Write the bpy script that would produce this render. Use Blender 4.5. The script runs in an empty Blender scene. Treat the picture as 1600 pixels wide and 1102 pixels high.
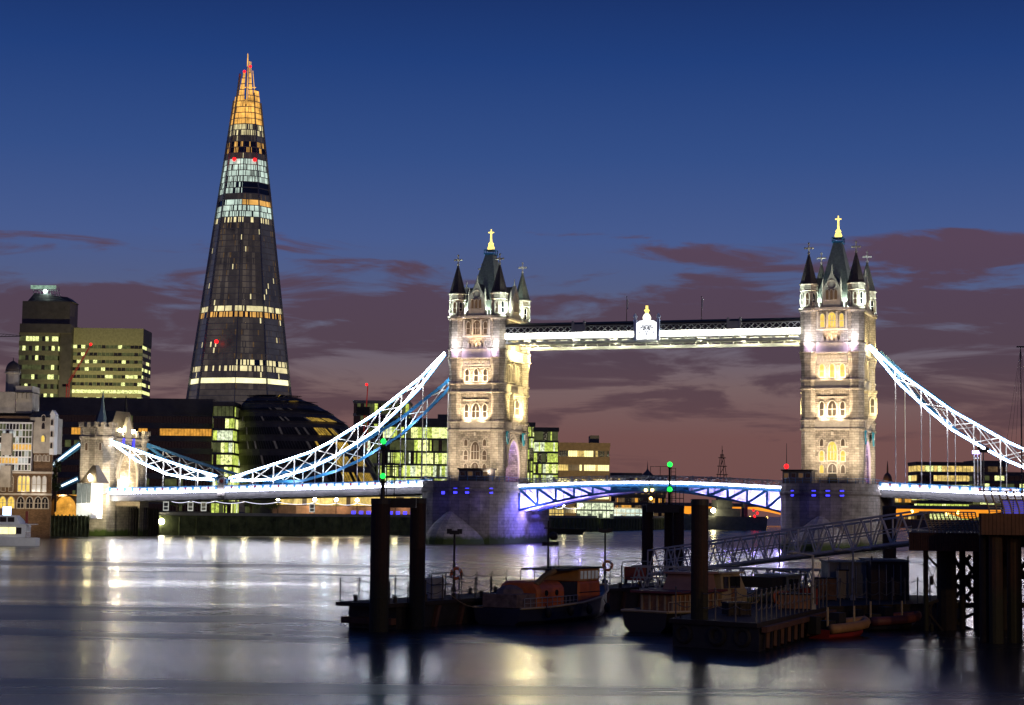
import bpy, math, random
from mathutils import Vector, Matrix

RND = random.Random(11)
SC = bpy.context.scene
COL = SC.collection
rad = math.radians

# ------------------------------------------------------------------ camera
FPX, CZ = 2937.0, 7.5                      # focal length in photo pixels, eye height over the water
PITCH = math.atan(248.0 / FPX)
ROLL = 0.0122
_f = Vector((0, math.cos(PITCH), math.sin(PITCH)))
_r0 = Vector((1, 0, 0))
_u0 = Vector((0, -math.sin(PITCH), math.cos(PITCH)))
_r = _r0 * math.cos(ROLL) + _u0 * math.sin(ROLL)
_u = _u0 * math.cos(ROLL) - _r0 * math.sin(ROLL)
EYE = Vector((0, 0, CZ))
cd = bpy.data.cameras.new('camera')
cam = bpy.data.objects.new('camera', cd)
COL.objects.link(cam)
cam.matrix_world = Matrix(((_r.x, _u.x, -_f.x, 0), (_r.y, _u.y, -_f.y, 0), (_r.z, _u.z, -_f.z, CZ), (0, 0, 0, 1)))
cd.sensor_width = 36
cd.lens = FPX * 36 / 1600
cd.clip_start, cd.clip_end = 1.0, 20000
SC.camera = cam

# ------------------------------------------------------------------ sky
SKY_GAIN = 1.0
w = bpy.data.worlds.new('World')
SC.world = w
w.use_nodes = True
nt = w.node_tree
nt.nodes.clear()


def N(tree, t, **kw):
    n = tree.nodes.new(t)
    for k, v in kw.items():
        setattr(n, k, v)
    return n


def ramp(tree, stops, interp='LINEAR'):
    n = tree.nodes.new('ShaderNodeValToRGB')
    n.color_ramp.interpolation = interp
    el = n.color_ramp.elements
    while len(el) < len(stops):
        el.new(0.5)
    for e, (p, c) in zip(el, stops):
        e.position = p
        e.color = (c, c, c, 1) if isinstance(c, (int, float)) else (*c, 1)
    return n


def mth(tree, op, a, b=None, c=None, clamp=False):
    n = tree.nodes.new('ShaderNodeMath')
    n.operation = op
    n.use_clamp = clamp
    for i, v in enumerate((a, b, c)):
        if v is None:
            continue
        if isinstance(v, (int, float)):
            n.inputs[i].default_value = v
        else:
            tree.links.new(v, n.inputs[i])
    return n.outputs[0]


def build_sky():
    L = nt.links.new
    tc = N(nt, 'ShaderNodeTexCoord')
    sep = N(nt, 'ShaderNodeSeparateXYZ')
    L(tc.outputs['Generated'], sep.inputs[0])
    x, y, z = sep.outputs
    elev = mth(nt, 'MULTIPLY', z, 3.0)                     # 0 at horizon .. 0.8 at the top of the view
    base = ramp(nt, [(0.0, (0.150, 0.070, 0.066)), (0.12, (0.165, 0.080, 0.078)), (0.20, (0.175, 0.115, 0.120)),
                     (0.285, (0.122, 0.115, 0.170)), (0.356, (0.080, 0.105, 0.220)), (0.43, (0.060, 0.100, 0.260)),
                     (0.56, (0.032, 0.074, 0.235)), (0.71, (0.014, 0.047, 0.190)), (0.82, (0.009, 0.030, 0.135)), (1.0, (0.006, 0.020, 0.09))])
    L(elev, base.inputs[0])
    # cloud coordinates: bearing and height, stretched sideways
    az = mth(nt, 'ARCTAN2', x, y)
    cx = mth(nt, 'MULTIPLY', az, 11.0)
    cz = mth(nt, 'MULTIPLY', z, 62.0)
    comb = N(nt, 'ShaderNodeCombineXYZ')
    L(cx, comb.inputs[0])
    L(cz, comb.inputs[1])
    comb.inputs[2].default_value = 5.1
    n1 = N(nt, 'ShaderNodeTexNoise')
    n1.inputs['Scale'].default_value = 1.0
    n1.inputs['Detail'].default_value = 9
    n1.inputs['Roughness'].default_value = 0.58
    n1.inputs['Distortion'].default_value = 0.5
    L(comb.outputs[0], n1.inputs['Vector'])
    # cloud amount by height: bank of cloud low, nothing above
    amount = ramp(nt, [(0.0, 0.36), (0.07, 0.38), (0.13, 0.44), (0.18, 0.50), (0.25, 0.54), (0.31, 0.60), (0.35, 0.52), (0.38, 0.45), (0.42, 0.46), (0.445, 0.36), (0.47, 0.0), (1.0, 0.0)])
    L(elev, amount.inputs[0])
    # more cloud towards the right of the view
    side = mth(nt, 'MULTIPLY', mth(nt, 'MAXIMUM', mth(nt, 'SUBTRACT', az, 0.15), 0.0), 0.75)
    hgt = ramp(nt, [(0.0, 0.0), (0.25, 0.2), (0.33, 1.0), (0.43, 1.0), (0.47, 0.0), (1.0, 0.0)])
    L(elev, hgt.inputs[0])
    side = mth(nt, 'MULTIPLY', side, hgt.outputs[0])
    tot = mth(nt, 'ADD', mth(nt, 'ADD', n1.outputs['Fac'], amount.outputs[0]), side)
    mask = ramp(nt, [(0.0, 0.0), (0.485, 0.0), (0.62, 1.0), (1.0, 1.0)])
    mask.color_ramp.interpolation = 'EASE'
    m2 = mth(nt, 'SUBTRACT', tot, 0.46)
    L(m2, mask.inputs[0])
    ccol = ramp(nt, [(0.0, (0.112, 0.052, 0.052)), (0.14, (0.098, 0.052, 0.062)), (0.24, (0.074, 0.045, 0.066)), (0.34, (0.082, 0.046, 0.070)), (0.43, (0.096, 0.050, 0.072)), (1.0, (0.06, 0.05, 0.10))])
    L(elev, ccol.inputs[0])
    # thin pale streaks low over the horizon
    mix = N(nt, 'ShaderNodeMix', data_type='RGBA')
    f = mth(nt, 'MULTIPLY', mask.outputs[0], 0.88)
    L(f, mix.inputs[0])
    L(base.outputs[0], mix.inputs[6])
    L(ccol.outputs[0], mix.inputs[7])
    sky = N(nt, 'ShaderNodeTexSky', sky_type='NISHITA')
    sky.sun_disc = False
    sky.sun_elevation = rad(-4.0)
    sky.sun_rotation = rad(-20)
    bg1 = N(nt, 'ShaderNodeBackground')
    L(mix.outputs[2], bg1.inputs[0])
    bg1.inputs[1].default_value = SKY_GAIN
    bg2 = N(nt, 'ShaderNodeBackground')
    L(sky.outputs[0], bg2.inputs[0])
    bg2.inputs[1].default_value = 0.01
    add = N(nt, 'ShaderNodeAddShader')
    L(bg1.outputs[0], add.inputs[0])
    L(bg2.outputs[0], add.inputs[1])
    out = N(nt, 'ShaderNodeOutputWorld')
    L(add.outputs[0], out.inputs[0])


build_sky()

# last glow after sunset, from beyond the bridge
sd = bpy.data.lights.new('afterglow', 'SUN')
sd.energy = 0.03
sd.angle = rad(15)
sd.color = (1.0, 0.72, 0.6)
so = bpy.data.objects.new('afterglow', sd)
COL.objects.link(so)
so.rotation_euler = (rad(82), 0, rad(160))

SC.view_settings.view_transform = 'Standard'
SC.view_settings.look = 'None'
SC.view_settings.exposure = 0.06
SC.view_settings.gamma = 1.0
SC.render.engine = 'CYCLES'
SC.cycles.use_denoising = True
SC.cycles.max_bounces = 6
SC.cycles.diffuse_bounces = 2
SC.cycles.glossy_bounces = 3
SC.cycles.sample_clamp_indirect = 6.0
SC.cycles.caustics_reflective = False
SC.cycles.caustics_refractive = False


# ------------------------------------------------------------------ pixel rays -> places
def ray(px, py):
    return _f + _r * ((px - 800) / FPX) + _u * ((551 - py) / FPX)


def P(px, py, Y):
    d = ray(px, py)
    return EYE + d * (Y / d.y)


def G(px, py, z=0.0):
    d = ray(px, py)
    return EYE + d * ((z - CZ) / d.z)


def XY(px, Y):                              # x of a pixel column at distance Y, taken near the horizon
    return P(px, 799, Y).x


# ------------------------------------------------------------------ mesh builder
class MB:
    def __init__(s):
        s.v, s.f, s.m, s.cur = [], [], [], 0

    def add(s, verts, faces):
        o = len(s.v)
        s.v += [tuple(p) for p in verts]
        for f in faces:
            s.f.append([i + o for i in f])
            s.m.append(s.cur)
        return s

    def poly(s, pts):
        return s.add(pts, [list(range(len(pts)))])

    def box(s, x0, x1, y0, y1, z0, z1):
        v = [(x0, y0, z0), (x1, y0, z0), (x1, y1, z0), (x0, y1, z0), (x0, y0, z1), (x1, y0, z1), (x1, y1, z1), (x0, y1, z1)]
        return s.add(v, [(0, 3, 2, 1), (4, 5, 6, 7), (0, 1, 5, 4), (1, 2, 6, 5), (2, 3, 7, 6), (3, 0, 4, 7)])

    def loft(s, rings, cap0=True, cap1=True, closed=True):
        n = len(rings[0])
        v = [p for r in rings for p in r]
        f = []
        for k in range(len(rings) - 1):
            for i in range(n if closed else n - 1):
                j = (i + 1) % n
                f.append((k * n + i, k * n + j, (k + 1) * n + j, (k + 1) * n + i))
        if cap0:
            f.append(tuple(range(n - 1, -1, -1)))
        if cap1:
            f.append(tuple((len(rings) - 1) * n + i for i in range(n)))
        return s.add(v, f)

    def lathe(s, prof, cx=0, cy=0, n=8, ph=None):
        ph = math.pi / n if ph is None else ph
        return s.loft([[(cx + r * math.cos(ph + 2 * math.pi * i / n), cy + r * math.sin(ph + 2 * math.pi * i / n), z) for i in range(n)] for r, z in prof])

    def prism(s, pts, z0, z1, k=1.0):
        cx = sum(p[0] for p in pts) / len(pts)
        cy = sum(p[1] for p in pts) / len(pts)
        return s.loft([[(x, y, z0) for x, y in pts], [(cx + (x - cx) * k, cy + (y - cy) * k, z1) for x, y in pts]])

    def tube(s, p0, p1, r, r2=None, n=8):
        p0, p1 = Vector(p0), Vector(p1)
        d = (p1 - p0).normalized()
        a = d.orthogonal().normalized()
        b = d.cross(a)
        r2 = r if r2 is None else r2
        c = [(math.cos(2 * math.pi * i / n), math.sin(2 * math.pi * i / n)) for i in range(n)]
        return s.loft([[p0 + (a * x + b * y) * r for x, y in c], [p1 + (a * x + b * y) * r2 for x, y in c]])

    def path(s, pts, r, n=6):
        pts = [Vector(p) for p in pts]
        rings = []
        for i, p in enumerate(pts):
            d = (pts[min(i + 1, len(pts) - 1)] - pts[max(i - 1, 0)]).normalized()
            a = d.cross(Vector((0.013, 0.021, 1))) if abs(d.z) < 0.95 else d.cross(Vector((1, 0.02, 0)))
            a.normalize()
            b = a.cross(d)
            rings.append([p + (a * math.cos(2 * math.pi * k / n) + b * math.sin(2 * math.pi * k / n)) * r for k in range(n)])
        return s.loft(rings)

    def bar(s, p0, p1, wd, h=None, side=(0, 1, 0)):
        """rectangular bar; wd along 'side', h across"""
        return s.sweep([p0, p1], wd, h or wd, side)

    def sweep(s, pts, wd, h, side=(0, 1, 0)):
        pts = [Vector(p) for p in pts]
        side = Vector(side).normalized()
        rings = []
        for i, p in enumerate(pts):
            d = (pts[min(i + 1, len(pts) - 1)] - pts[max(i - 1, 0)]).normalized()
            sd_ = side - d * side.dot(d)
            if sd_.length < 1e-3:
                sd_ = d.orthogonal()
            sd_.normalize()
            nrm = sd_.cross(d).normalized()
            a, b = sd_ * wd / 2, nrm * h / 2
            rings.append([p - a - b, p + a - b, p + a + b, p - a + b])
        return s.loft(rings)

    def ball(s, c, r, nu=10, nv=6, sz=1.0):
        rings = []
        for k in range(nv + 1):
            t = math.pi * (k + 0.001) / (nv + 0.002)
            rings.append([(c[0] + r * math.sin(t) * math.cos(2 * math.pi * i / nu), c[1] + r * math.sin(t) * math.sin(2 * math.pi * i / nu), c[2] - r * sz * math.cos(t)) for i in range(nu)])
        return s.loft(rings)

    def torus(s, c, R_, r, ax_u, ax_v, nu=20, nv=8):
        c, au, av = Vector(c), Vector(ax_u).normalized(), Vector(ax_v).normalized()
        nn = au.cross(av)
        rings = []
        for k in range(nu + 1):
            t = 2 * math.pi * k / nu
            d = au * math.cos(t) + av * math.sin(t)
            rings.append([c + d * (R_ + r * math.cos(2 * math.pi * j / nv)) + nn * r * math.sin(2 * math.pi * j / nv) for j in range(nv)])
        return s.loft(rings, False, False)

    def data(s, name, mats, smooth=False):
        me = bpy.data.meshes.new(name)
        me.from_pydata(s.v, [], s.f)
        for mt in (mats if isinstance(mats, (list, tuple)) else [mats]):
            me.materials.append(mt)
        me.polygons.foreach_set('material_index', s.m)
        if smooth:
            me.polygons.foreach_set('use_smooth', [True] * len(s.f))
        import bmesh
        bm = bmesh.new()
        bm.from_mesh(me)
        bmesh.ops.recalc_face_normals(bm, faces=bm.faces)
        bm.to_mesh(me)
        bm.free()
        return me

    def build(s, name, mats, parent=None, smooth=False, loc=None, rz=0):
        return link(name, s.data(name, mats, smooth), parent, loc, rz)


def link(name, me, parent=None, loc=None, rz=0):
    o = bpy.data.objects.new(name, me)
    COL.objects.link(o)
    if parent is not None:
        o.parent = parent
    if loc is not None:
        o.location = loc
    if rz:
        o.rotation_euler = (0, 0, rz)
    return o


def tag(o, label=None, cat=None, group=None, kind=None):
    if label: o['label'] = label
    if cat: o['category'] = cat
    if group: o['group'] = group
    if kind: o['kind'] = kind
    return o


def thing(name, label, cat, loc=(0, 0, 0), rz=0.0, group=None):
    o = bpy.data.objects.new(name, None)
    COL.objects.link(o)
    o.location = loc
    o.rotation_euler = (0, 0, rz)
    return tag(o, label, cat, group)


# ------------------------------------------------------------------ materials
def mat(name, col, rough=0.7, metal=0.0, var=0.25, scale=0.6, bump=0.0, bscale=None, spec=0.5):
    m = bpy.data.materials.new(name)
    m.use_nodes = True
    t = m.node_tree
    b = t.nodes['Principled BSDF']
    b.inputs['Roughness'].default_value = rough
    b.inputs['Metallic'].default_value = metal
    b.inputs['Specular IOR Level'].default_value = spec
    tc = N(t, 'ShaderNodeTexCoord')
    no = N(t, 'ShaderNodeTexNoise')
    no.inputs['Scale'].default_value = scale
    no.inputs['Detail'].default_value = 6
    no.inputs['Roughness'].default_value = 0.65
    t.links.new(tc.outputs['Object'], no.inputs['Vector'])
    lo, hi = [c * (1 - var) for c in col], [min(1, c * (1 + var)) for c in col]
    rp = ramp(t, [(0.3, lo), (0.7, hi)])
    t.links.new(no.outputs['Fac'], rp.inputs[0])
    t.links.new(rp.outputs[0], b.inputs['Base Color'])
    if bump:
        n2 = N(t, 'ShaderNodeTexNoise')
        n2.inputs['Scale'].default_value = bscale or scale * 6
        n2.inputs['Detail'].default_value = 5
        t.links.new(tc.outputs['Object'], n2.inputs['Vector'])
        bp = N(t, 'ShaderNodeBump')
        bp.inputs['Strength'].default_value = bump
        bp.inputs['Distance'].default_value = 0.1
        t.links.new(n2.outputs['Fac'], bp.inputs['Height'])
        t.links.new(bp.outputs[0], b.inputs['Normal'])
    return m


def masonry(name, col, bw=1.1, bh=0.5, mortar=0.6, var=0.2, rough=0.85, moss=None):
    """coursed blocks on any upright face: brick pattern on (along-wall, height)"""
    m = bpy.data.materials.new(name)
    m.use_nodes = True
    t = m.node_tree
    L = t.links.new
    b = t.nodes['Principled BSDF']
    b.inputs['Roughness'].default_value = rough
    b.inputs['Specular IOR Level'].default_value = 0.2
    tc = N(t, 'ShaderNodeTexCoord')
    sp = N(t, 'ShaderNodeSeparateXYZ')
    L(tc.outputs['Object'], sp.inputs[0])
    cb = N(t, 'ShaderNodeCombineXYZ')
    L(mth(t, 'ADD', sp.outputs[0], mth(t, 'MULTIPLY', sp.outputs[1], 0.93)), cb.inputs[0])
    L(sp.outputs[2], cb.inputs[1])
    br = N(t, 'ShaderNodeTexBrick')
    br.inputs['Scale'].default_value = 1.0
    br.inputs['Brick Width'].default_value = bw
    br.inputs['Row Height'].default_value = bh
    br.inputs['Mortar Size'].default_value = 0.035
    br.inputs['Mortar Smooth'].default_value = 0.3
    br.inputs['Color1'].default_value = (*[c * (1 - var) for c in col], 1)
    br.inputs['Color2'].default_value = (*[c * (1 + var) for c in col], 1)
    br.inputs['Mortar'].default_value = (*[c * mortar for c in col], 1)
    L(cb.outputs[0], br.inputs['Vector'])
    no = N(t, 'ShaderNodeTexNoise')
    no.inputs['Scale'].default_value = 0.35
    no.inputs['Detail'].default_value = 8
    no.inputs['Roughness'].default_value = 0.7
    L(tc.outputs['Object'], no.inputs['Vector'])
    st = ramp(t, [(0.28, 0.42), (0.48, 0.86), (0.66, 1.12)])
    L(no.outputs['Fac'], st.inputs[0])
    mx = N(t, 'ShaderNodeMix', data_type='RGBA', blend_type='MULTIPLY')
    mx.inputs[0].default_value = 1.0
    L(br.outputs['Color'], mx.inputs[6])
    L(st.outputs[0], mx.inputs[7])
    colour = mx.outputs[2]
    if moss:
        top, mc = moss
        n3 = N(t, 'ShaderNodeTexNoise')
        n3.inputs['Scale'].default_value = 0.5
        n3.inputs['Detail'].default_value = 6
        L(tc.outputs['Object'], n3.inputs['Vector'])
        hz = mth(t, 'MULTIPLY_ADD', n3.outputs['Fac'], 2.2, mth(t, 'MULTIPLY', sp.outputs[2], -1.0))
        mk = ramp(t, [(0.0, 0.0), (1.0, 1.0)])
        L(mth(t, 'ADD', hz, top - 1.1), mk.inputs[0])
        m3 = N(t, 'ShaderNodeMix', data_type='RGBA')
        L(mk.outputs[0], m3.inputs[0])
        L(colour, m3.inputs[6])
        m3.inputs[7].default_value = (*mc, 1)
        colour = m3.outputs[2]
    L(colour, b.inputs['Base Color'])
    bp = N(t, 'ShaderNodeBump')
    bp.inputs['Strength'].default_value = 0.5
    bp.inputs['Distance'].default_value = 0.06
    L(mth(t, 'ADD', mth(t, 'MULTIPLY', br.outputs['Fac'], -1.0), no.outputs['Fac']), bp.inputs['Height'])
    L(bp.outputs[0], b.inputs['Normal'])
    return m


def glow(name, col, strength, var=0.0, scale=0.5, sample=False, base=(0.02, 0.02, 0.02)):
    """a surface that gives off light; var gives the uneven look of rooms and lamps behind glass"""
    m = bpy.data.materials.new(name)
    m.use_nodes = True
    t = m.node_tree
    L = t.links.new
    b = t.nodes['Principled BSDF']
    b.inputs['Base Color'].default_value = (*base, 1)
    b.inputs['Roughness'].default_value = 0.3
    b.inputs['Emission Color'].default_value = (*col, 1)
    b.inputs['Emission Strength'].default_value = strength
    if var:
        tc = N(t, 'ShaderNodeTexCoord')
        no = N(t, 'ShaderNodeTexNoise')
        no.inputs['Scale'].default_value = scale
        no.inputs['Detail'].default_value = 5
        no.inputs['Roughness'].default_value = 0.7
        L(tc.outputs['Object'], no.inputs['Vector'])
        rp = ramp(t, [(0.32, max(0.0, 1 - var)), (0.55, 1.0), (0.75, 1 + var)])
        L(no.outputs['Fac'], rp.inputs[0])
        L(mth(t, 'MULTIPLY', rp.outputs[0], strength), b.inputs['Emission Strength'])
    m.cycles.emission_sampling = 'AUTO' if sample else 'NONE'
    return m


STONE = masonry('pale_ashlar', (0.45, 0.405, 0.34), 1.2, 0.55, 0.42, 0.2)
GRANITE = masonry('pier_granite', (0.30, 0.275, 0.25), 1.9, 0.75, 0.5, 0.16, moss=(2.2, (0.05, 0.075, 0.018)))
RUBBLE = masonry('rough_stone', (0.36, 0.32, 0.27), 0.9, 0.45, 0.32, 0.36)
TRIM = mat('dressed_stone', (0.50, 0.455, 0.39), 0.8, var=0.15, scale=1.2, bump=0.2)
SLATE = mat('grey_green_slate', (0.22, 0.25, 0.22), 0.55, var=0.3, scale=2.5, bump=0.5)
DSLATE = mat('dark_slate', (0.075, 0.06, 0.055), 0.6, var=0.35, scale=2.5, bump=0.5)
BLUE = mat('bridge_blue_paint', (0.03, 0.16, 0.36), 0.45, var=0.15)
TEAL = mat('teal_paint', (0.02, 0.26, 0.38), 0.45, var=0.2)
WHITE = mat('white_paint', (0.72, 0.74, 0.76), 0.5, var=0.1)
GREYP = mat('grey_paint', (0.30, 0.32, 0.33), 0.5, var=0.2)
DSTEEL = mat('dark_steel', (0.018, 0.017, 0.017), 0.6, 0.0, var=0.5, scale=1.5)
def pilemat():
    """rusted steel with vertical run marks and a weedy band up to the high-water line"""
    m = mat('rusty_pile', (0.020, 0.011, 0.008), 0.8, var=0.6, scale=0.8, bump=0.4)
    t = m.node_tree
    L = t.links.new
    b = t.nodes['Principled BSDF']
    src = b.inputs['Base Color'].links[0].from_socket
    tc = N(t, 'ShaderNodeTexCoord')
    mp = N(t, 'ShaderNodeMapping')
    mp.inputs['Scale'].default_value = (3.0, 3.0, 0.22)
    L(tc.outputs['Object'], mp.inputs[0])
    n = N(t, 'ShaderNodeTexNoise')
    n.inputs['Scale'].default_value = 1.6
    n.inputs['Detail'].default_value = 6
    L(mp.outputs[0], n.inputs['Vector'])
    r1 = ramp(t, [(0.42, 0.0), (0.66, 1.0)])
    L(n.outputs['Fac'], r1.inputs[0])
    m1 = N(t, 'ShaderNodeMix', data_type='RGBA')
    L(r1.outputs[0], m1.inputs[0])
    L(src, m1.inputs[6])
    m1.inputs[7].default_value = (0.042, 0.017, 0.008, 1)
    sp = N(t, 'ShaderNodeSeparateXYZ')
    L(tc.outputs['Object'], sp.inputs[0])
    hz = mth(t, 'ADD', mth(t, 'MULTIPLY', sp.outputs[2], -0.8), mth(t, 'MULTIPLY_ADD', n.outputs['Fac'], 2.0, 1.8))
    r2 = ramp(t, [(0.0, 0.0), (0.8, 1.0)])
    L(hz, r2.inputs[0])
    m2 = N(t, 'ShaderNodeMix', data_type='RGBA')
    L(r2.outputs[0], m2.inputs[0])
    L(m1.outputs[2], m2.inputs[6])
    m2.inputs[7].default_value = (0.016, 0.018, 0.008, 1)
    L(m2.outputs[2], b.inputs['Base Color'])
    return m


RUST = pilemat()
TIMBER = mat('tarred_timber', (0.018, 0.013, 0.010), 0.8, var=0.5, scale=1.2, bump=0.4)
WOODRED = mat('stained_boards', (0.085, 0.038, 0.022), 0.75, var=0.4, scale=1.0, bump=0.3)
GOLD = glow('gilded_glow_metal', (1.0, 0.74, 0.16), 2.2, 0.5, 1.5)  # light on the gilding put in as its own glow
ASPHALT = mat('asphalt', (0.05, 0.05, 0.052), 0.9)
GLASSD = mat('dark_glass', (0.018, 0.02, 0.024), 0.12, var=0.4, scale=0.3, spec=0.8)
CONC = mat('concrete', (0.26, 0.25, 0.235), 0.85, var=0.2, scale=0.3)
DCONC = mat('dark_cladding', (0.09, 0.08, 0.08), 0.6, var=0.3, scale=0.2)
BRICK = masonry('stock_brick', (0.20, 0.125, 0.075), 0.5, 0.18, 0.7, 0.25)
CREAM = mat('cream_render', (0.40, 0.37, 0.32), 0.8, var=0.3, scale=0.5, bump=.2)
MOSSW = mat('weedy_river_wall', (0.075, 0.090, 0.035), 0.9, var=0.65, scale=0.45, bump=0.5)
LEAF = mat('leaf', (0.045, 0.07, 0.022), 0.7, var=0.5, scale=0.8)
BARK = mat('bark', (0.06, 0.045, 0.035), 0.9, var=0.3, scale=2, bump=0.5)
ORANGE = mat('orange_paint', (0.55, 0.13, 0.025), 0.5, var=0.25, scale=1.2)
NAVY = mat('navy_hull', (0.02, 0.024, 0.05), 0.4, var=0.3)
BLACKH = mat('black_hull', (0.012, 0.012, 0.012), 0.4, var=0.3)
BUFF = mat('buff_paint', (0.40, 0.33, 0.20), 0.5, var=0.2)
REDP = mat('red_paint', (0.22, 0.02, 0.015), 0.5, var=0.2)
VARN = mat('varnished_wood', (0.22, 0.11, 0.05), 0.5, var=0.4, scale=2)
RUBBER = mat('rubber', (0.015, 0.015, 0.015), 0.8)
CONT = mat('container_paint', (0.17, 0.175, 0.16), 0.65, var=0.3, scale=0.6)
CONTD = mat('container_dark', (0.05, 0.035, 0.035), 0.7, var=0.35, scale=0.6)

LED = glow('led_white', (1.0, 0.97, 0.97), 32.0, .75, 1.3, sample=True)
LEDV = glow('led_violet_white', (0.80, 0.80, 1.0), 32.0, .5, 1.3, sample=True)
LEDW = glow('led_warm_white', (1.0, 0.97, 0.84), 28.0, .5, 1.3, sample=True)
LAMP = glow('lamp_globe', (1.0, 0.86, 0.45), 90.0, sample=True)
BLUEL = glow('blue_lamp', (0.05, 0.045, 1.0), 2.2)
GREENL = glow('green_lamp', (0.01, 1.0, 0.06), 3.0)
REDL = glow('red_lamp', (1.0, 0.008, 0.01), 3.5)
PURPL = glow('violet_lamp', (0.45, 0.35, 1.0), 14.0)
WINY = glow('window_yellow', (1.0, 0.66, 0.10), 1.1, 0.4, 0.8)
WIND = glow('window_dim', (1.0, 0.55, 0.25), 0.10, 0.5, 0.8)
LGREEN = glow('office_green', (0.66, 0.80, 0.14), 1.0, 0.9, 0.9)
LLIME = glow('office_lime', (0.86, 0.92, 0.34), 1.5, 0.9, 0.9)
LPALE = glow('office_pale', (0.85, 0.95, 0.62), 1.1, 0.9, 0.9)
LWARM = glow('office_warm', (1.0, 0.70, 0.20), 0.9, 0.7, 0.3)
LORNG = glow('office_orange', (1.0, 0.45, 0.06), 0.8, 0.6, 0.3)
LDIMG = glow('office_dim_green', (0.30, 0.34, 0.12), 0.22, 0.7, 0.3)
LDIMW = glow('office_dim_warm', (0.60, 0.36, 0.16), 0.16, 0.7, 0.3)
LCOOL = glow('office_cool', (0.72, 0.90, 0.80), 1.0, 0.6, 0.3)


# ------------------------------------------------------------------ lamps
def lampobj(kind, loc, col, energy, parent=None, size=0.3, target=None, angle=60, blend=0.5, sy=None):
    d = bpy.data.lights.new('floodlight', kind)
    d.energy = energy
    d.color = col
    if kind == 'SPOT':
        d.spot_size = rad(angle)
        d.spot_blend = blend
        d.shadow_soft_size = size
    elif kind == 'POINT':
        d.shadow_soft_size = size
    elif kind == 'AREA':
        d.size = size
        if sy:
            d.shape = 'RECTANGLE'
            d.size_y = sy
    o = bpy.data.objects.new('floodlight', d)
    COL.objects.link(o)
    if parent is not None:
        o.parent = parent
    o.location = loc
    if target is not None:
        dv = Vector(target) - Vector(loc)
        o.rotation_euler = dv.to_track_quat('-Z', 'Y').to_euler()
    return o


# ------------------------------------------------------------------ the bridge's own frame
YL = 446.0
YR = YL / 1.0653
FL = Vector((XY(743, YL), YL, 0))
FR = Vector((XY(1301.5, YR), YR, 0))
U = (FR - FL).normalized()
V = Vector((-U.y, U.x, 0))
RZ = math.atan2(U.y, U.x)
HALF = 8.5
O = FL + V * HALF
SPAN = (FR - FL).length
ZD = 14.3                                   # road level at the piers


def BW(u, v, z=0.0):
    p = O + U * u + V * v
    return Vector((p.x, p.y, z))


def B(px, py, v):
    d = ray(px, py)
    t = (v - (EYE - O).dot(V)) / d.dot(V)
    p = EYE + d * t
    return (p - O).dot(U), p.z


def bthing(name, label, cat, u, v, z, group=None):
    return thing(name, label, cat, BW(u, v, z), RZ, group)


# ------------------------------------------------------------------ water and ground
def water_mat():
    m = bpy.data.materials.new('river_water')
    m.use_nodes = True
    t = m.node_tree
    L = t.links.new
    b = t.nodes['Principled BSDF']
    b.inputs['Base Color'].default_value = (0.010, 0.012, 0.018, 1)
    b.inputs['IOR'].default_value = 1.34
    tc = N(t, 'ShaderNodeTexCoord')

    def noise(sx, sy, detail, rgh=0.55, dist=0.0, off=0):
        mp = N(t, 'ShaderNodeMapping')
        mp.inputs['Scale'].default_value = (sx, sy, 1)
        mp.inputs['Location'].default_value = (off, off, 0)
        mp.inputs['Rotation'].default_value = (0, 0, rad(-6))
        L(tc.outputs['Object'], mp.inputs[0])
        n = N(t, 'ShaderNodeTexNoise')
        n.inputs['Scale'].default_value = 1
        n.inputs['Detail'].default_value = detail
        n.inputs['Roughness'].default_value = rgh
        n.inputs['Distortion'].default_value = dist
        L(mp.outputs[0], n.inputs['Vector'])
        return n.outputs['Fac']
    lanes = noise(0.010, 0.038, 4, 0.55, 0.8, 3)
    rr = ramp(t, [(0.28, 0.17), (0.52, 0.24), (0.74, 0.38)])
    rr.color_ramp.interpolation = 'EASE'
    L(lanes, rr.inputs[0])
    L(rr.outputs[0], b.inputs['Roughness'])
    h = mth(t, 'MULTIPLY', noise(0.30, 1.1, 3), 0.030)
    bp = N(t, 'ShaderNodeBump')
    bp.inputs['Strength'].default_value = 0.28
    bp.inputs['Distance'].default_value = 1.0
    L(h, bp.inputs['Height'])
    L(bp.outputs[0], b.inputs['Normal'])
    return m


WATER = water_mat()
mb = MB()
mb.poly([(-3000, -60, 0), (3000, -60, 0), (3000, 6000, 0), (-3000, 6000, 0)])
tag(mb.build('water', WATER), kind='structure')

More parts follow.
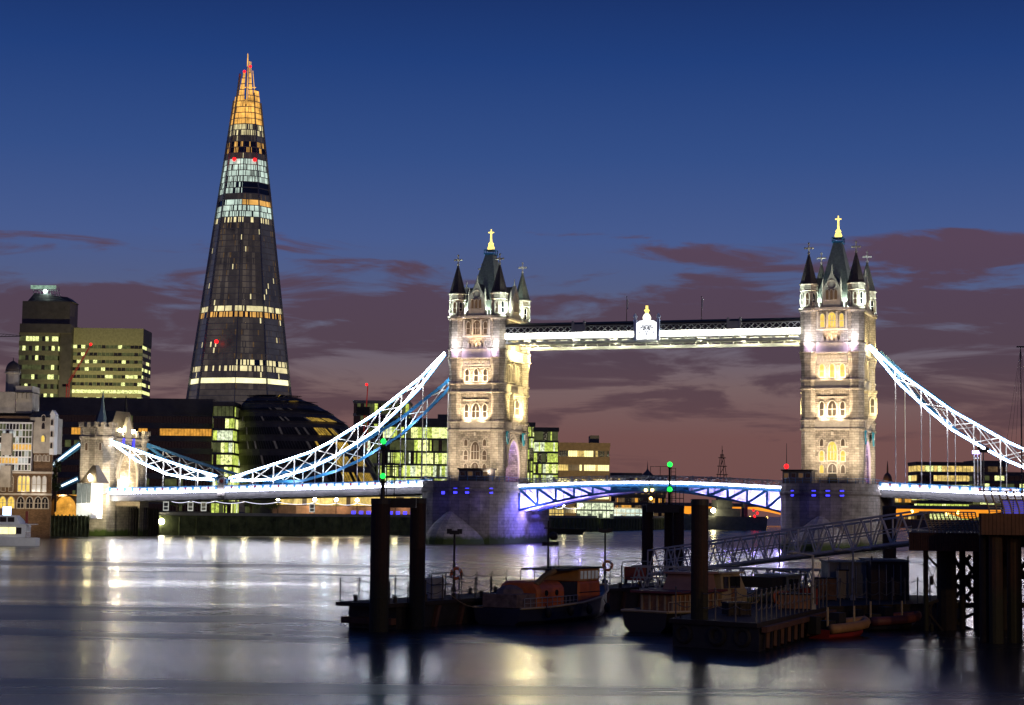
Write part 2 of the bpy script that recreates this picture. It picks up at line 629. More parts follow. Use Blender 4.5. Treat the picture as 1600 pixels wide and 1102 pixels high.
# south bank and land upstream, with the river wall as a separate thing
bank = [P(60, 799, 488), P(215, 799, 505), G(420, 836.5), G(640, 836), G(860, 831.5), G(1010, 828), G(1130, 823)]
bank = [Vector((p.x, p.y, 0)) for p in bank]
QZ = 5.0
mb = MB()
gp = [(p.x, p.y) for p in bank]
land = [(-900, bank[0].y + 30)] + gp + [(gp[-1][0] + 20, gp[-1][1] + 300), (gp[-1][0], 5000), (-2900, 5000)]
mb.prism([(x, y + 0.6) for x, y in land], -1.0, QZ)
tag(mb.build('ground', ASPHALT), kind='structure')
mb = MB()
mb.prism([(XY(40, 459), 459), (XY(139, 464.5), 464.5), (XY(139, 500), 500), (XY(40, 500), 500)], -1.0, QZ - .004)
tag(mb.build('quay', CONC), kind='structure')
wall = MB()
for a, b_ in zip(bank[1:], bank[2:]):
    d = (b_ - a).normalized()
    nrm = Vector((d.y, -d.x, 0))
    L_ = (b_ - a).length
    wall.bar(a + Vector((0, 0, QZ / 2)), b_ + Vector((0, 0, QZ / 2)), 0.9, QZ + 0.6, nrm)
    wall.cur = 1
    wall.bar(a + Vector((0, 0, QZ + .55)), b_ + Vector((0, 0, QZ + .55)), 0.6, 1.1, nrm)
    wall.cur = 0
    for k in range(int(L_ / 5)):
        p = a + d * (k * 5 + 2) + nrm * 0.5
        wall.box(p.x - .18, p.x + .18, p.y - .3, p.y + .2, -0.3, QZ - 0.3)
tag(wall.build('river_wall', [MOSSW, CONC]), 'dark weed covered river wall below the lamp lit riverside walk', 'river wall')

# north bank, beyond the right-hand pier and behind the jetty
mb = MB()
nb = [(XY(1560, 520), 520), (XY(1520, 900), 900), (XY(1380, 1350), 1350), (XY(1300, 3000), 3000), (2800, 3000), (2800, 420), (230, 420)]
mb.prism(nb, -1, 5.2)
tag(mb.build('far_bank', ASPHALT), kind='structure')


# ------------------------------------------------------------------ pointed windows (shared meshes)
def arch_pts(wd, h, n=4):
    hw = wd / 2
    sp = max(h - wd * 0.85, h * 0.35)
    pts = [(-hw, 0), (hw, 0)]
    for i in range(n + 1):
        t = i / n
        pts.append((hw * math.cos(t * math.pi / 2) if i < n else 0, sp + (h - sp) * math.sin(t * math.pi / 2)))
    for i in range(n - 1, -1, -1):
        t = i / n
        pts.append((-hw * math.cos(t * math.pi / 2), sp + (h - sp) * math.sin(t * math.pi / 2)))
    return pts


_wcache = {}


def window(parent, loc, rz, wd, h, pane, lights=2, frame=TRIM, sub=True):
    """stone surround standing proud of the wall, with its pane as a child"""
    key = (round(wd, 2), round(h, 2), pane.name, lights, frame.name)
    if key not in _wcache:
        a = arch_pts(wd, h)
        k = 0.22 if wd > 0.9 else 0.15
        o_ = [(x * (1 + 2 * k / wd), -k * 0.8 + z * (1 + 1.5 * k / h)) for x, z in a]
        m = MB()
        n = len(a)
        fr = [[(x, -0.22, z) for x, z in o_], [(x, -0.22, z) for x, z in a], [(x, 0.0, z) for x, z in a]]
        m.loft([[(x, 0.05, z) for x, z in o_]] + fr, False, False)
        for j in range(1, lights):
            x = -wd / 2 + wd * j / lights
            m.box(x - .06, x + .06, -0.12, 0, 0, h * 0.82)
        if h > 2.2:
            m.box(-wd / 2, wd / 2, -0.1, 0, h * 0.45 - .06, h * 0.45 + .06)
        p = MB()
        p.poly([(x, -0.03, z) for x, z in a])
        _wcache[key] = (m.data('window', frame), p.data('pane', pane))
    fm, pm = _wcache[key]
    f = link('window', fm, parent, loc, rz)
    link('pane', pm, f)
    return f


# ------------------------------------------------------------------ bridge piers
def pier(u, label, px_lights, side):
    t = bthing('bridge_pier', label, 'bridge pier', u, 0, 0)
    hw = 10.4
    # upper body: long sides with rounded ends
    def plan(k, n=14):
        pts = []
        for i in range(n + 1):
            a = math.pi + math.pi * i / n
            pts.append((hw * k * math.cos(a), -14 + 12 * k * math.sin(a)))
        for i in range(n + 1):
            a = math.pi * i / n
            pts.append((hw * k * math.cos(a), 14 + 12 * k * math.sin(a)))
        return pts
    m = MB()
    rings = []
    for k, z in ((1.0, -1), (1.0, 11.6), (1.03, 12.0), (1.03, 12.5), (1.0, 12.6), (1.0, ZD)):
        rings.append([(x, y, z) for x, y in plan(k)])
    m.loft(rings)
    m.build('pier_wall', GRANITE, t)
    # cutwaters: pointed in plan with a domed, ridged cap
    for sgn in (-1, 1):
        c = MB()
        rings = []
        for i in range(11):
            z = 9.2 * i / 10
            s = 1 - (i / 10) ** 1.75
            ring = []
            for j in range(13):
                a = -1 + 2 * j / 12
                x = 10.2 * a * (0.06 + 0.94 * s)
                nose = 15.5 * (1 - abs(a) ** 1.7) * (0.12 + 0.88 * s)
                ring.append((x, sgn * (19.5 + nose - 8 * abs(a) ** 2.5), z - (0.6 if i == 0 else 0)))
            ring += [(10.2 * (0.06 + 0.94 * s), sgn * 10, z), (-10.2 * (0.06 + 0.94 * s), sgn * 10, z)]
            rings.append(ring)
        c.loft(rings)
        c.build('cutwater', GRANITE, t)
    # small lit portholes
    for px, py in px_lights:
        # point on the rounded end under this pixel
        best = None
        for i in range(200):
            a = math.pi + math.pi * i / 199
            x, y = hw * math.cos(a), -14 + 12 * math.sin(a)
            wp = BW(u + x, y, 0)
            d = ray(px, py)
            e = abs(wp.x / wp.y - d.x / d.y)
            if best is None or e < best[0]:
                best = (e, x, y, a, wp)
        _, x, y, a, wp = best
        z = P(px, py, wp.y).z
        q = MB()
        q.box(-.55, .55, -.12, .1, -.75, .75)
        f = q.build('porthole', DSTEEL, t, loc=(x, y, z), rz=a + math.pi / 2)
        q = MB()
        q.box(-.45, .45, -.16, -.121, -.65, .65)
        q.build('lit_pane', BLUEL, f)
    # railing round the top
    m = MB()
    pl = plan(0.97, 16)
    pts = [(x, y, ZD + 1.1) for x, y in pl]
    m.sweep(pts + [pts[0]], .08, .08, (0, 0, 1))
    m.sweep([(x, y, ZD + .55) for x, y in pl] + [(pl[0][0], pl[0][1], ZD + .55)], .05, .05, (0, 0, 1))
    for x, y in pl:
        m.tube((x, y, ZD), (x, y, ZD + 1.15), .06, n=5)
    m.build('railing', BLUE, t)
    return t


pL = pier(0, 'rounded granite pier under the left gothic bridge tower, with blue portholes', [(693, 768), (712, 767), (730, 767), (767, 767)], -1)
pR = pier(SPAN, 'rounded granite pier under the right gothic bridge tower, behind the sloping gangway', [(1239, 771), (1272, 771), (1293, 771), (1315, 771)], 1)
# blue light between the left pier and the opening span
for uu, vv in ((11.5, -10), (11.5, -3), (12, 4)):
    lampobj('SPOT', BW(uu + 6, vv, 11.5), (0.12, 0.10, 1.0), 9000, None, .3, BW(10, vv, 2), 110)
for uu in (-4, 3, 8):
    lampobj('POINT', BW(uu, -27.5 - (2.5 if abs(uu) < 5 else -2), 9.6), (0.16, 0.10, 1.0), 60, None, .2)
for uu in (SPAN - 3, SPAN + 4):
    lampobj('POINT', BW(uu, -29.5, 9.8), (0.16, 0.10, 1.0), 50, None, .2)


def cabin(u, v, w_, label, two):
    t = bthing('pier_cabin', label, 'cabin', u, v, ZD)
    m = MB()
    m.box(-w_ / 2, w_ / 2, -2, 2, 0, 2.7)
    m.build('wall', DCONC, t)
    m = MB()
    m.box(-w_ / 2 - .3, w_ / 2 + .3, -2.4, 2.4, 2.7, 3.0)
    m.build('roof', DSTEEL, t)
    n = 4
    for i in range(n):
        x = -w_ / 2 + w_ * (i + .5) / n
        q = MB()
        q.box(-w_ / n * .38, w_ / n * .38, -.06, .02, 0, 1.2)
        f = q.build('window', GREYP, t, loc=(x, -2.0, 1.1))
        q = MB()
        q.box(-w_ / n * .30, w_ / n * .30, -.09, -.061, .1, 1.1)
        q.build('pane', WIND if (i + two) % 2 else GLASSD, f)
    return t


cabin(3.5, -17.5, 7.4, 'low dark control cabin on the left pier below the tower windows', 0)
cabin(SPAN - 6.0, -17.5, 6.4, 'low dark control cabin on the right pier beside the red signal lamp', 1)


# ------------------------------------------------------------------ the two gothic towers
def cross(m, x, y, z, s):
    m.tube((x, y, z), (x, y, z + 2.7 * s), .16 * s, .12 * s, 6)
    m.ball((x, y, z + .35 * s), .32 * s, 8, 5)
    m.box(x - .85 * s, x + .85 * s, y - .14 * s, y + .14 * s, z + 1.35 * s, z + 1.68 * s)
    m.box(x - .14 * s, x + .14 * s, y - .85 * s, y + .85 * s, z + 1.35 * s, z + 1.68 * s)
    for dx in (-.85, .85):
        m.ball((x + dx * s, y, z + 1.52 * s), .26 * s, 6, 4)
    m.ball((x, y, z + 2.6 * s), .27 * s, 6, 4)


def tower(u, label, lit, right):
    t = bthing('bridge_tower', label, 'bridge tower', u, 0, ZD)
    CU, CV = 5.3, HALF                      # turret centres
    fu, fv = CU + .75, CV + .75             # wall faces
    # stage one: the road passes through a pointed arch
    m = MB()
    a = [(x, z) for x, z in arch_pts(9.2, 10.4, 6)]
    ar = a[1:]                               # right foot, up and over
    prof = [(-fv, 0), (-fv, 12.4), (fv, 12.4), (fv, 0)] + ar + [a[0]]
    m.loft([[(-fu, y, z) for y, z in prof], [(fu, y, z) for y, z in prof]])
    for z0, z1 in ((14.2, 21.4), (23.2, 29.5), (31.4, 38.9)):
        m.box(-fu, fu, -fv, fv, z0, z1)
    m.build('wall', RUBBLE, t)
    # arch mouldings on the road faces
    for sg in (-1, 1):
        m = MB()
        for q, dd in ((0, .5), (1, .3), (2, .15)):
            k = 1.0 + .10 * q
            pts = [(sg * (fu + dd / 2), y * k, z * (1 + .06 * q)) for y, z in ar]
            m.sweep(pts, dd, .55, (1, 0, 0))
        m.build('arch_trim', TRIM, t)
    # plain bands and cornices
    m = MB()
    for z0, z1 in ((12.4, 14.2), (21.4, 23.2), (29.5, 31.4)):
        m.box(-fu - .25, fu + .25, -fv - .25, fv + .25, z0, z1)
        m.box(-fu - .6, fu + .6, -fv - .6, fv + .6, z0 - .35, z0 - .002)
        m.box(-fu - .45, fu + .45, -fv - .45, fv + .45, z1 + .002, z1 + .25)
    m.box(-fu - .7, fu + .7, -fv - .7, fv + .7, 38.9, 39.5)
    for i in range(14):                      # battlements between the turrets
        x = -4.6 + 9.2 * i / 13
        if abs(x) > 2.2:
            m.box(x - .25, x + .25, -fv - .5, -fv - .1, 39.5, 40.7)
            m.box(x - .25, x + .25, fv + .1, fv + .5, 39.5, 40.7)
    for i in range(16):
        y = -6.4 + 12.8 * i / 15
        if abs(y) > 2.4:
            for sg in (-1, 1):
                m.box(sg * (fu + .3) - .2, sg * (fu + .3) + .2, y - .25, y + .25, 39.5, 40.7)
    m.build('cornice', TRIM, t)
    # carved relief: corbel rows and blank arcading
    m = MB()
    m.box(-3.5, 3.5, -fv - .06, -fv + .05, 27.2, 29.0)
    for row in range(2):
        for i in range(9):
            x = -3.0 + 6.0 * i / 8 + row * .25
            m.box(x - .16, x + .16, -fv - .24, -fv + .04, 28.3 - row * .9, 28.8 - row * .9)
    m.build('corbel_trim', TRIM, t)
    for hw_, dp, z0, z1 in ((3.4, .18, 26.95, 27.18), (3.2, .2, 19.3, 19.55), (3.6, .35, 34.4, 34.75), (.25, .5, 10.9, 11.7), (.3, .5, 20.2, 21.0)):
        m = MB()
        m.box(-hw_, hw_, -fv - dp, -fv + .05, z0, z1)
        m.build('hood_trim', TRIM, t)
    m = MB()
    m.box(-2.6, 2.6, -fv - .3, -fv + .05, 31.66, 31.95)
    for i in range(5):
        x = -2 + 4 * i / 4
        m.loft([[(x - .42, -fv - .4, 31.9), (x + .42, -fv - .4, 31.9), (x, -fv - .4, 33.4)], [(x - .42, -fv + .05, 31.9), (x + .42, -fv + .05, 31.9), (x, -fv + .05, 33.4)]])
    m.build('blank_arcade_trim', TRIM, t)
    for x in (-3.2, -1.05, 1.05, 3.2):
        m = MB()
        m.box(x - .22, x + .22, -fv - .3, -fv + .05, 34.8, 38.6)
        m.build('pilaster', TRIM, t)
    # four corner turrets: shaft, then roof, cross and little windows as sub-parts
    prof = [(2.05, 0), (2.05, .9), (1.75, 1.2), (1.75, 11.9), (2.1, 12.2), (2.1, 12.5), (1.85, 12.6), (1.85, 14.0), (2.05, 14.2), (2.05, 14.4), (1.72, 14.6),
            (1.72, 20.9), (2.1, 21.2), (2.1, 21.5), (1.85, 21.6), (1.85, 23.0), (2.05, 23.2), (2.05, 23.4), (1.75, 23.6), (1.75, 26.8), (2.1, 28.6), (2.1, 29.1),
            (2.35, 29.4), (2.35, 29.6), (2.05, 29.7), (2.05, 31.2), (2.3, 31.4), (2.3, 31.6), (1.95, 31.8), (1.95, 38.4), (2.35, 38.8), (2.35, 39.4),
            (1.85, 39.6), (1.85, 43.2), (2.1, 43.4), (2.0, 43.6), (1.95, 44.5), (2.2, 44.7), (2.2, 44.9)]
    for sx in (-1, 1):
        for sy in (-1, 1):
            m = MB()
            m.lathe(prof, 0, 0, 8)
            tu = m.build('turret', STONE, t, loc=(sx * CU, sy * CV, 0))
            m = MB()
            m.lathe([(2.15, 44.9), (1.9, 45.3), (.22, 51.6), (.2, 51.8)], 0, 0, 8)
            m.build('turret_roof', DSLATE if sy < 0 else SLATE, tu)  # rear roofs paler: floodlight put into the slate colour
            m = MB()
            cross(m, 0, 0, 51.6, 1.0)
            m.build('finial', TRIM if sy < 0 else WHITE, tu)  # rear crosses whitened, their floodlight put into the colour
            for k in range(8):
                an = math.pi / 8 + k * math.pi / 4 + math.pi / 8
                n = Vector((math.cos(an), math.sin(an), 0))
                ap = 1.85 * math.cos(math.pi / 8)
                window(tu, (n.x * ap, n.y * ap, 40.1), an + math.pi / 2, .72, 2.7, WIND if k % 2 else GLASSD, 1)
    # steep main roof with a crown rail and gilded finial
    m = MB()
    def rect(hx, hy, z):
        return [(-hx, -hy, z), (hx, -hy, z), (hx, hy, z), (-hx, hy, z)]
    m.loft([rect(4.7, 7.6, 39.5), rect(3.9, 6.4, 42.5), rect(2.5, 4.0, 48), rect(1.0, 1.5, 55.0), rect(.95, 1.4, 55.2)])
    rf = m.build('roof', SLATE, t)
    m = MB()
    m.box(-1.25, 1.25, -1.7, 1.7, 55.2, 55.6)
    for x in (-1.15, 1.15):
        for y in (-1.6, 0, 1.6):
            m.tube((x, y, 55.6), (x, y, 56.6), .1, n=5)
    m.box(-1.2, 1.2, -1.65, 1.65, 56.3, 56.45)
    m.build('crown_rail', BLUE, rf)
    m = MB()
    m.lathe([(.75, 56.45), (.9, 57.0), (.55, 57.8), (.7, 58.0), (.25, 58.6), (.2, 60.4), (.3, 60.6), (.15, 61.2), (.12, 61.6)], 0, 0, 8)
    m.box(-.7, .7, -.12, .12, 60.7, 60.95)
    m.box(-.12, .12, -.7, .7, 60.7, 60.95)
    m.build('gilded_finial', GOLD, rf)
    # gabled dormers on all four sides
    def gable(hw, z0, ze, za, depth):
        g = MB()
        pr = [(-hw, z0), (hw, z0), (hw, ze), (0, za), (-hw, ze)]
        g.loft([[(x, -depth, z) for x, z in pr], [(x, 0, z) for x, z in pr]])
        return g
    for rz, off, hw in ((0, fv, 1.95), (math.pi, fv, 1.95), (math.pi / 2, fu, 2.6), (-math.pi / 2, fu, 2.6)):
        n = Vector((math.sin(rz), -math.cos(rz), 0))
        g = gable(hw, 39.5, 43.6, 47.6, .9).build('gable', TRIM, t, loc=(n.x * (off - .35), n.y * (off - .35), 0), rz=rz)
        m = MB()
        pr = [(-hw - .15, 43.5), (hw + .15, 43.5), (0, 47.3)]
        m.loft([[(x, 0.02, z) for x, z in pr], [(x, 4.6, z) for x, z in pr]])
        m.build('dormer_roof', DSLATE, g)
        m = MB()
        m.tube((0, -.45, 47.3), (0, -.45, 49.2), .22, .06, 6)
        m.build('pinnacle', TRIM, g)
        for sx in (-1, 1):
            m = MB()
            m.lathe([(.34, 39.5), (.30, 44.6), (.36, 44.7), (.04, 46.4)], sx * hw, -.45, 6)
            m.build('pinnacle', TRIM, g)
        m = MB()
        m.torus((0, -.92, 44.6), 1.0, .14, (1, 0, 0), (0, 0, 1), 14, 5)
        m.build('roundel_trim', TRIM, g)
        for x in (-.95, 0, .95):
            window(g, (x, -.9, 41.2), 0, .62, 2.2, WIND, 1)
    # windows of the river face (and the same on the hidden one)
    def wins(rz, n, off):
        def put(x, z, wd, h, pane, lights=2):
            ax = Vector((math.cos(rz), math.sin(rz), 0))
            p = ax * x + n * off
            window(t, (p.x, p.y, z), rz, wd, h, pane, lights)
        y_ = WINY if lit else WIND
        for x in (-2.35, 2.35):
            put(x, 1.6 + .9, .9, 1.8, y_ if x < 0 else WIND, 1)
            put(x, 5.2, .95, 2.3, y_, 1)
            put(x, 8.5, .85, 1.6, WIND, 1)
        put(0, 2.6, 1.9, 2.0, WIND, 2)
        put(0, 5.3, 2.0, 4.2, y_, 3)
        for x in (-2.3, 2.3):
            put(x, 15.2, .95, 3.2, WIND, 1)
        put(0, 15.2, 1.9, 3.4, WIND, 2)
        for x in (-2.3, 0, 2.3):
            put(x, 23.9, 1.0, 2.9, y_ if lit else WIND, 1)
        put(0, 35.0, 1.9, 3.4, WINY if lit else WIND, 3)
        for x in (-2.15, 2.15):
            put(x, 35.1, .9, 3.0, WINY if lit or x > 9 else WIND, 1)
    wins(0, Vector((0, -1, 0)), fv)
    # road face: oriel between the shafts, tall windows above
    for sg in (-1, 1):
        n = Vector((sg, 0, 0))
        rz = math.pi / 2 * sg
        for y in (-3.2, 3.2):
            window(t, (sg * fu, y, 24.0), rz, 1.5, 4.2, WIND, 2)
        window(t, (sg * fu, 0, 24.2), rz, 2.2, 4.6, WIND, 2)
        m = MB()
        m.lathe([(.5, 12.6), (2.5, 15.4), (2.5, 20.6), (2.7, 20.8), (2.7, 21.3)], 0, 0, 8)
        orl = m.build('oriel', STONE, t, loc=(sg * fu, 0, 0))
        for an in (-.78, 0, .78):
            dirn = Vector((math.cos(an), math.sin(an), 0)) * sg
            ap = 2.5 * math.cos(math.pi / 8)
            an2 = round(an / (math.pi / 4)) * math.pi / 4
            dirn = Vector((math.cos(an2), math.sin(an2), 0)) * sg
            window(orl, (dirn.x * ap, dirn.y * ap, 16.2), math.atan2(dirn.y, dirn.x) + math.pi / 2, 1.1, 3.4, WIND, 1)
        # painted shields beside the arch
        for y in (-6.0, 6.0):
            s_ = MB()
            pr = [(-.9, 1.6), (.9, 1.6), (.95, .2), (.55, -1.0), (0, -1.7), (-.55, -1.0), (-.95, .2)]
            s_.loft([[(sg * .75, yy, z) for yy, z in pr], [(sg * 1.1, yy * .9, z * .9) for yy, z in pr]])
            s_.cur = 1
            s_.bar((0, 0, 1.2), (sg * .8, 0, 1.2), .2, .2, (0, 1, 0))
            s_.box(sg * 1.1 - .02, sg * 1.1 + .06, -.4, .4, -.2, 1.1)
            s_.build('shield', [TEAL, WHITE], t, loc=(sg * fu, y, 10.6))
    # ground-floor door
    m = MB()
    m.poly([(x, -.06, z) for x, z in arch_pts(2.2, 3.0)])
    dr = m.build('door', DSTEEL, t, loc=(0, -fv, 0.02))
    return t


TL = tower(0, 'floodlit gothic stone bridge tower nearer the glass skyscraper, its right side glowing yellow', False, False)
TR = tower(SPAN, 'floodlit gothic stone bridge tower with yellow lit windows above the sloping gangway', True, True)

WARM = (1.0, 0.76, 0.48)
CREAMY = (1.0, 0.80, 0.56)
COOL = (0.84, 1.0, 0.86)
for T, k, rgt in ((TL, 1.0, False), (TR, 1.0, True)):
    # two projectors on the pier nose light the whole river face
    for x in ((-6.5, 9.0) if not rgt else (-1.0, 8.5)):
        lampobj('SPOT', (x, -21, 1.4), CREAMY, 10500, T, .4, (x * .25, -9, 13), 85, .8)
    for x in (-4.6, 0, 4.6):
        lampobj('SPOT', (x, -14.2, .4), CREAMY, 1500, T, .25, (x * .9, -9, 8), 110, .9)
    # projectors standing on the string courses, aimed up the wall
    for z, e in ((13.6, 5000), (22.6, 3600)):
        for x in (-2.2, 2.2):
            lampobj('SPOT', (x, -HALF - 3.0, z + .3), WARM, e, T, .15, (x * .6, -HALF - .6, z + 4.2), 110, .9)
    for x in (-4.5, 4.5):
        lampobj('SPOT', (x, -HALF - 4.6, 30.6), (0.95, 0.93, 1.0), 3000, T, .15, (x * 1.1, -HALF, 35), 90, .9)
        lampobj('POINT', (x, -HALF - 2.6, 30.7), (0.8, 0.62, 1.0), 420, T, .15)
    lampobj('SPOT', (0, -HALF - 3.2, 31.8), (1.0, 0.68, 0.40), 2400, T, .15, (0, -HALF - .6, 36), 100, .9)
    # cool light behind the parapet on turrets, gables and roof
    for x in (-3.1, 3.1):
        for y in (-1, 1):
            lampobj('POINT', (x, y * (HALF - .3), 40.6), COOL, 1900, T, .15)
    for sy in (-1, 1):
        lampobj('POINT', (fx := (5.5), sy * 4.5, 41.2), COOL, 1900, T, .15)
        lampobj('POINT', (-fx, sy * 4.5, 41.2), COOL, 1900, T, .15)
    for x in (-1, 1):
        for y in (-1, 1):
            lampobj('SPOT', (x * (CUx := 9.2), y * 12.2, 38.0), COOL, 9000 if y < 0 else 20000, T, .2, (x * 5.3, y * 8.5, 43.5), 60, .9)
    # light on the road faces
    for sg in (-1, 1):
        warm = (1.0, 0.80, 0.36)
        e = 15000 if (sg > 0 and not rgt) else 7000
        lampobj('SPOT', (sg * 13, -3, 15), warm, e * 1.3, T, .3, (sg * 6, 2, 22), 100, .8)
        lampobj('POINT', (sg * 8.3, 9.5, 30.5), warm, e * .35, T, .25)
        lampobj('POINT', (sg * 8.3, 0, 31.2), warm, e * .30, T, .25)
        lampobj('SPOT', (sg * 14, -2, 1.0), CREAMY, 10000, T, .3, (sg * 6, 4, 9), 90, .8)
    # violet glow in the archway
    lampobj('POINT', (3.0, 1.0, 8.6), (0.16, 0.10, 1.0), 1300, T, .3)
    lampobj('POINT', (-2.5, -1.5, 4.5), (0.60, 0.08, 0.9), 900, T, .3)
    lampobj('POINT', (0, 0, 59), (1.0, 0.75, 0.2), 200, T, .4)

# ------------------------------------------------------------------ high walkways between the towers
u0, u1 = 6.0, SPAN - 6.0
ZW0 = B(900, 534, -7.2)[1]
ZW1 = B(900, 509, -7.2)[1]


def walkway(v, label, near):
    t = bthing('high_walkway', label, 'footbridge', 0, v, 0)
    m = MB()
    m.box(u0, u1, -1.7, 1.7, ZW0 + .5, ZW0 + 1.0)
    m.build('floor', GREYP, t)
    m = MB()
    for i in range(24):
        x = u0 + (u1 - u0) * (i + .5) / 24
        m.box(x - .12, x + .12, -1.7, 1.7, ZW0, ZW0 + .498)
    for y in (-1.55, 1.55):
        m.box(u0, u1, y - .2, y + .2, ZW0 - .5, ZW0 - .002)
    m.build('soffit_girder', GREYP, t)
    m = MB()
    m.box(u0, u1, -1.9, 1.9, ZW1 - .25, ZW1 + .15)
    m.loft([[(u0, -1.9, ZW1 + .152), (u0, 1.9, ZW1 + .152), (u0, 0, ZW1 + .8)], [(u1, -1.9, ZW1 + .152), (u1, 1.9, ZW1 + .152), (u1, 0, ZW1 + .8)]])
    m.build('roof', DSTEEL, t)
    m = MB()
    m.box(u0, u1, -1.45, 1.45, ZW0 + 1.002, ZW1 - .26)
    m.build('glazing', GLASSD, t)
    for y in (-1.7, 1.7):
        m = MB()
        zb, zt = ZW0 + 2.0, ZW1 - .3
        n = 44
        for i in range(n):
            x0 = u0 + (u1 - u0) * i / n
            x1 = u0 + (u1 - u0) * (i + 1) / n
            m.bar((x0, y, zb), (x1, y, zt), .16, .16)
            m.bar((x0, y + .03, zt), (x1, y + .03, zb), .16, .16)
        m.box(u0, u1, y - .15, y + .15, zt - .1, zt + .15)
        m.build('lattice', GREYP, t)
        m = MB()
        m.box(u0, u1, y - .16, y + .16, ZW0 + 1.0 + .002, ZW0 + 2.0)
        m.build('fascia', WHITE, t)
    if near:
        m = MB()
        m.box(u0, u1, -1.95, -1.87, ZW0 + .85, ZW0 + 1.95)
        m.build('light_strip', LEDW, t)
    for fx in (0.265, .775):
        m = MB()
        x = u0 + (u1 - u0) * fx
        m.box(x - 1.4, x + 1.4, -1.98, -1.72, ZW0 + 2.0, ZW1 + .1)
        for sx in (-1, 1):
            m.box(x + sx * 1.4 - .25, x + sx * 1.4 + .25, -2.06, -1.7, ZW0 + 2.0, ZW1 + .9)
        m.build('panel_pier', GREYP, t)
    return t


walkway(-7.2, 'near high level walkway with a bright white strip between the two towers', True)
walkway(7.2, 'far high level walkway parallel behind the white lit one', False)
for i in range(7):
    uu = u0 + (u1 - u0) * (i + .5) / 7
    lampobj('SPOT', BW(uu, -1.5, ZW0 - 1.5), (1.0, 0.94, 0.62), 3000, None, .2, BW(uu, -6.5, ZW0 + 1), 150, .9)
    lampobj('SPOT', BW(uu, 1.5, ZW0 - 1.5), (1.0, 0.94, 0.62), 3600, None, .2, BW(uu, 7.5, ZW0 + 1), 150, .9)

# coat of arms at the middle of the near walkway
uc, zc = B(1010.5, 530, -9.4)
t = bthing('coat_of_arms', 'white lit heraldic panel with gold crown hung on the middle of the walkway', 'heraldic panel', uc, -9.4, zc)
m = MB()
prof = [(-2.5, 0), (2.5, 0), (2.5, 3.7), (1.7, 4.25), (0, 4.5), (-1.7, 4.25), (-2.5, 3.7)]
m.loft([[(x, -.15, z) for x, z in prof], [(x, .15, z) for x, z in prof]])
m.build('panel', glow('lit_panel', (0.93, 0.95, 1.0), 1.5, sample=True), t)
for sx in (-1, 1):
    m = MB()
    m.box(sx * 2.75 - .3, sx * 2.75 + .3, -.35, .35, -.3, 4.2)
    m.box(sx * 2.75 - .42, sx * 2.75 + .42, -.42, .42, 4.2, 4.5)
    m.lathe([(.2, 4.5), (.55, 5.2), (.5, 5.4), (.1, 6.0)], sx * 2.75, 0, 6)
    m.build('pillar', mat('pale_blue_paint', (.45, .55, .85), .5), t)
m = MB()
m.lathe([(.9, 4.5), (1.0, 5.0), (.75, 5.6), (.35, 6.0)], 0, 0, 8)
m.build('crown_base', glow('cream_glow', (1, .9, .7), 1.6), t)  # light on the crown base comes from its own glow
m = MB()
m.lathe([(.3, 6.0), (.65, 6.7), (.25, 7.0), (.35, 7.3), (.1, 7.5)], 0, 0, 8)
m.box(-.28, .28, -.1, .1, 7.5, 7.75)
m.build('crown', GOLD, t)
m = MB()
for sx in (-1, 1):
    for (x0, z0, x1, z1, wd) in ((.15, 2.6, 1.0, 2.8, .22), (1.0, 2.8, 1.55, 2.5, .2), (.35, 3.0, 1.2, 3.1, .18), (.3, 2.3, .9, 2.35, .25), (.8, 2.4, .6, 2.0, .2), (1.45, 1.9, 1.7, 1.5, .12), (1.7, 1.5, 1.4, 1.3, .12), (1.5, 1.1, 1.8, .8, .12), (.1, 1.6, .4, 1.8, .14)):
        m.bar((sx * x0, -.2, z0), (sx * x1, -.2, z1), .1, wd)
m.bar((0, -.2, .8), (0, -.2, 1.5), .1, .14)
m.torus((0, -.2, 2.7), .42, .1, (1, 0, 0), (0, 0, 1), 14, 5)
m.build('carved_emblem', mat('emblem_grey', (.12, .15, .24), .6), t)

# flag poles on the walkway
for px, py0, py1, lab in ((979, 506, 464, 'thin flag pole on the walkway, left of the heraldic panel'), (1096, 502, 464, 'thin flag pole on the walkway, right of the heraldic panel')):
    uu, za = B(px, py0, -7.2)
    zb = B(px, py1, -7.2)[1]
    m = MB()
    m.tube((0, 0, 0), (0, 0, zb - za), .1, .05, 6)
    m.ball((0, 0, zb - za), .14, 6, 4)
    m.cur = 1
    m.box(.05, .35, -.04, .04, (zb - za) * .55, (zb - za) * .9)
    o = m.build('flag_pole', [DSTEEL, WHITE], loc=BW(uu, -7.2, za), rz=RZ)
    tag(o, lab, 'flag pole', 'flag poles on the walkway')


# ------------------------------------------------------------------ the opening span
def zdeck_mid(u):                            # slight hump
    t = (u - 10.4) / (SPAN - 20.8)
    return ZD - .55 + 1.0 * math.sin(math.pi * max(0, min(1, t)))


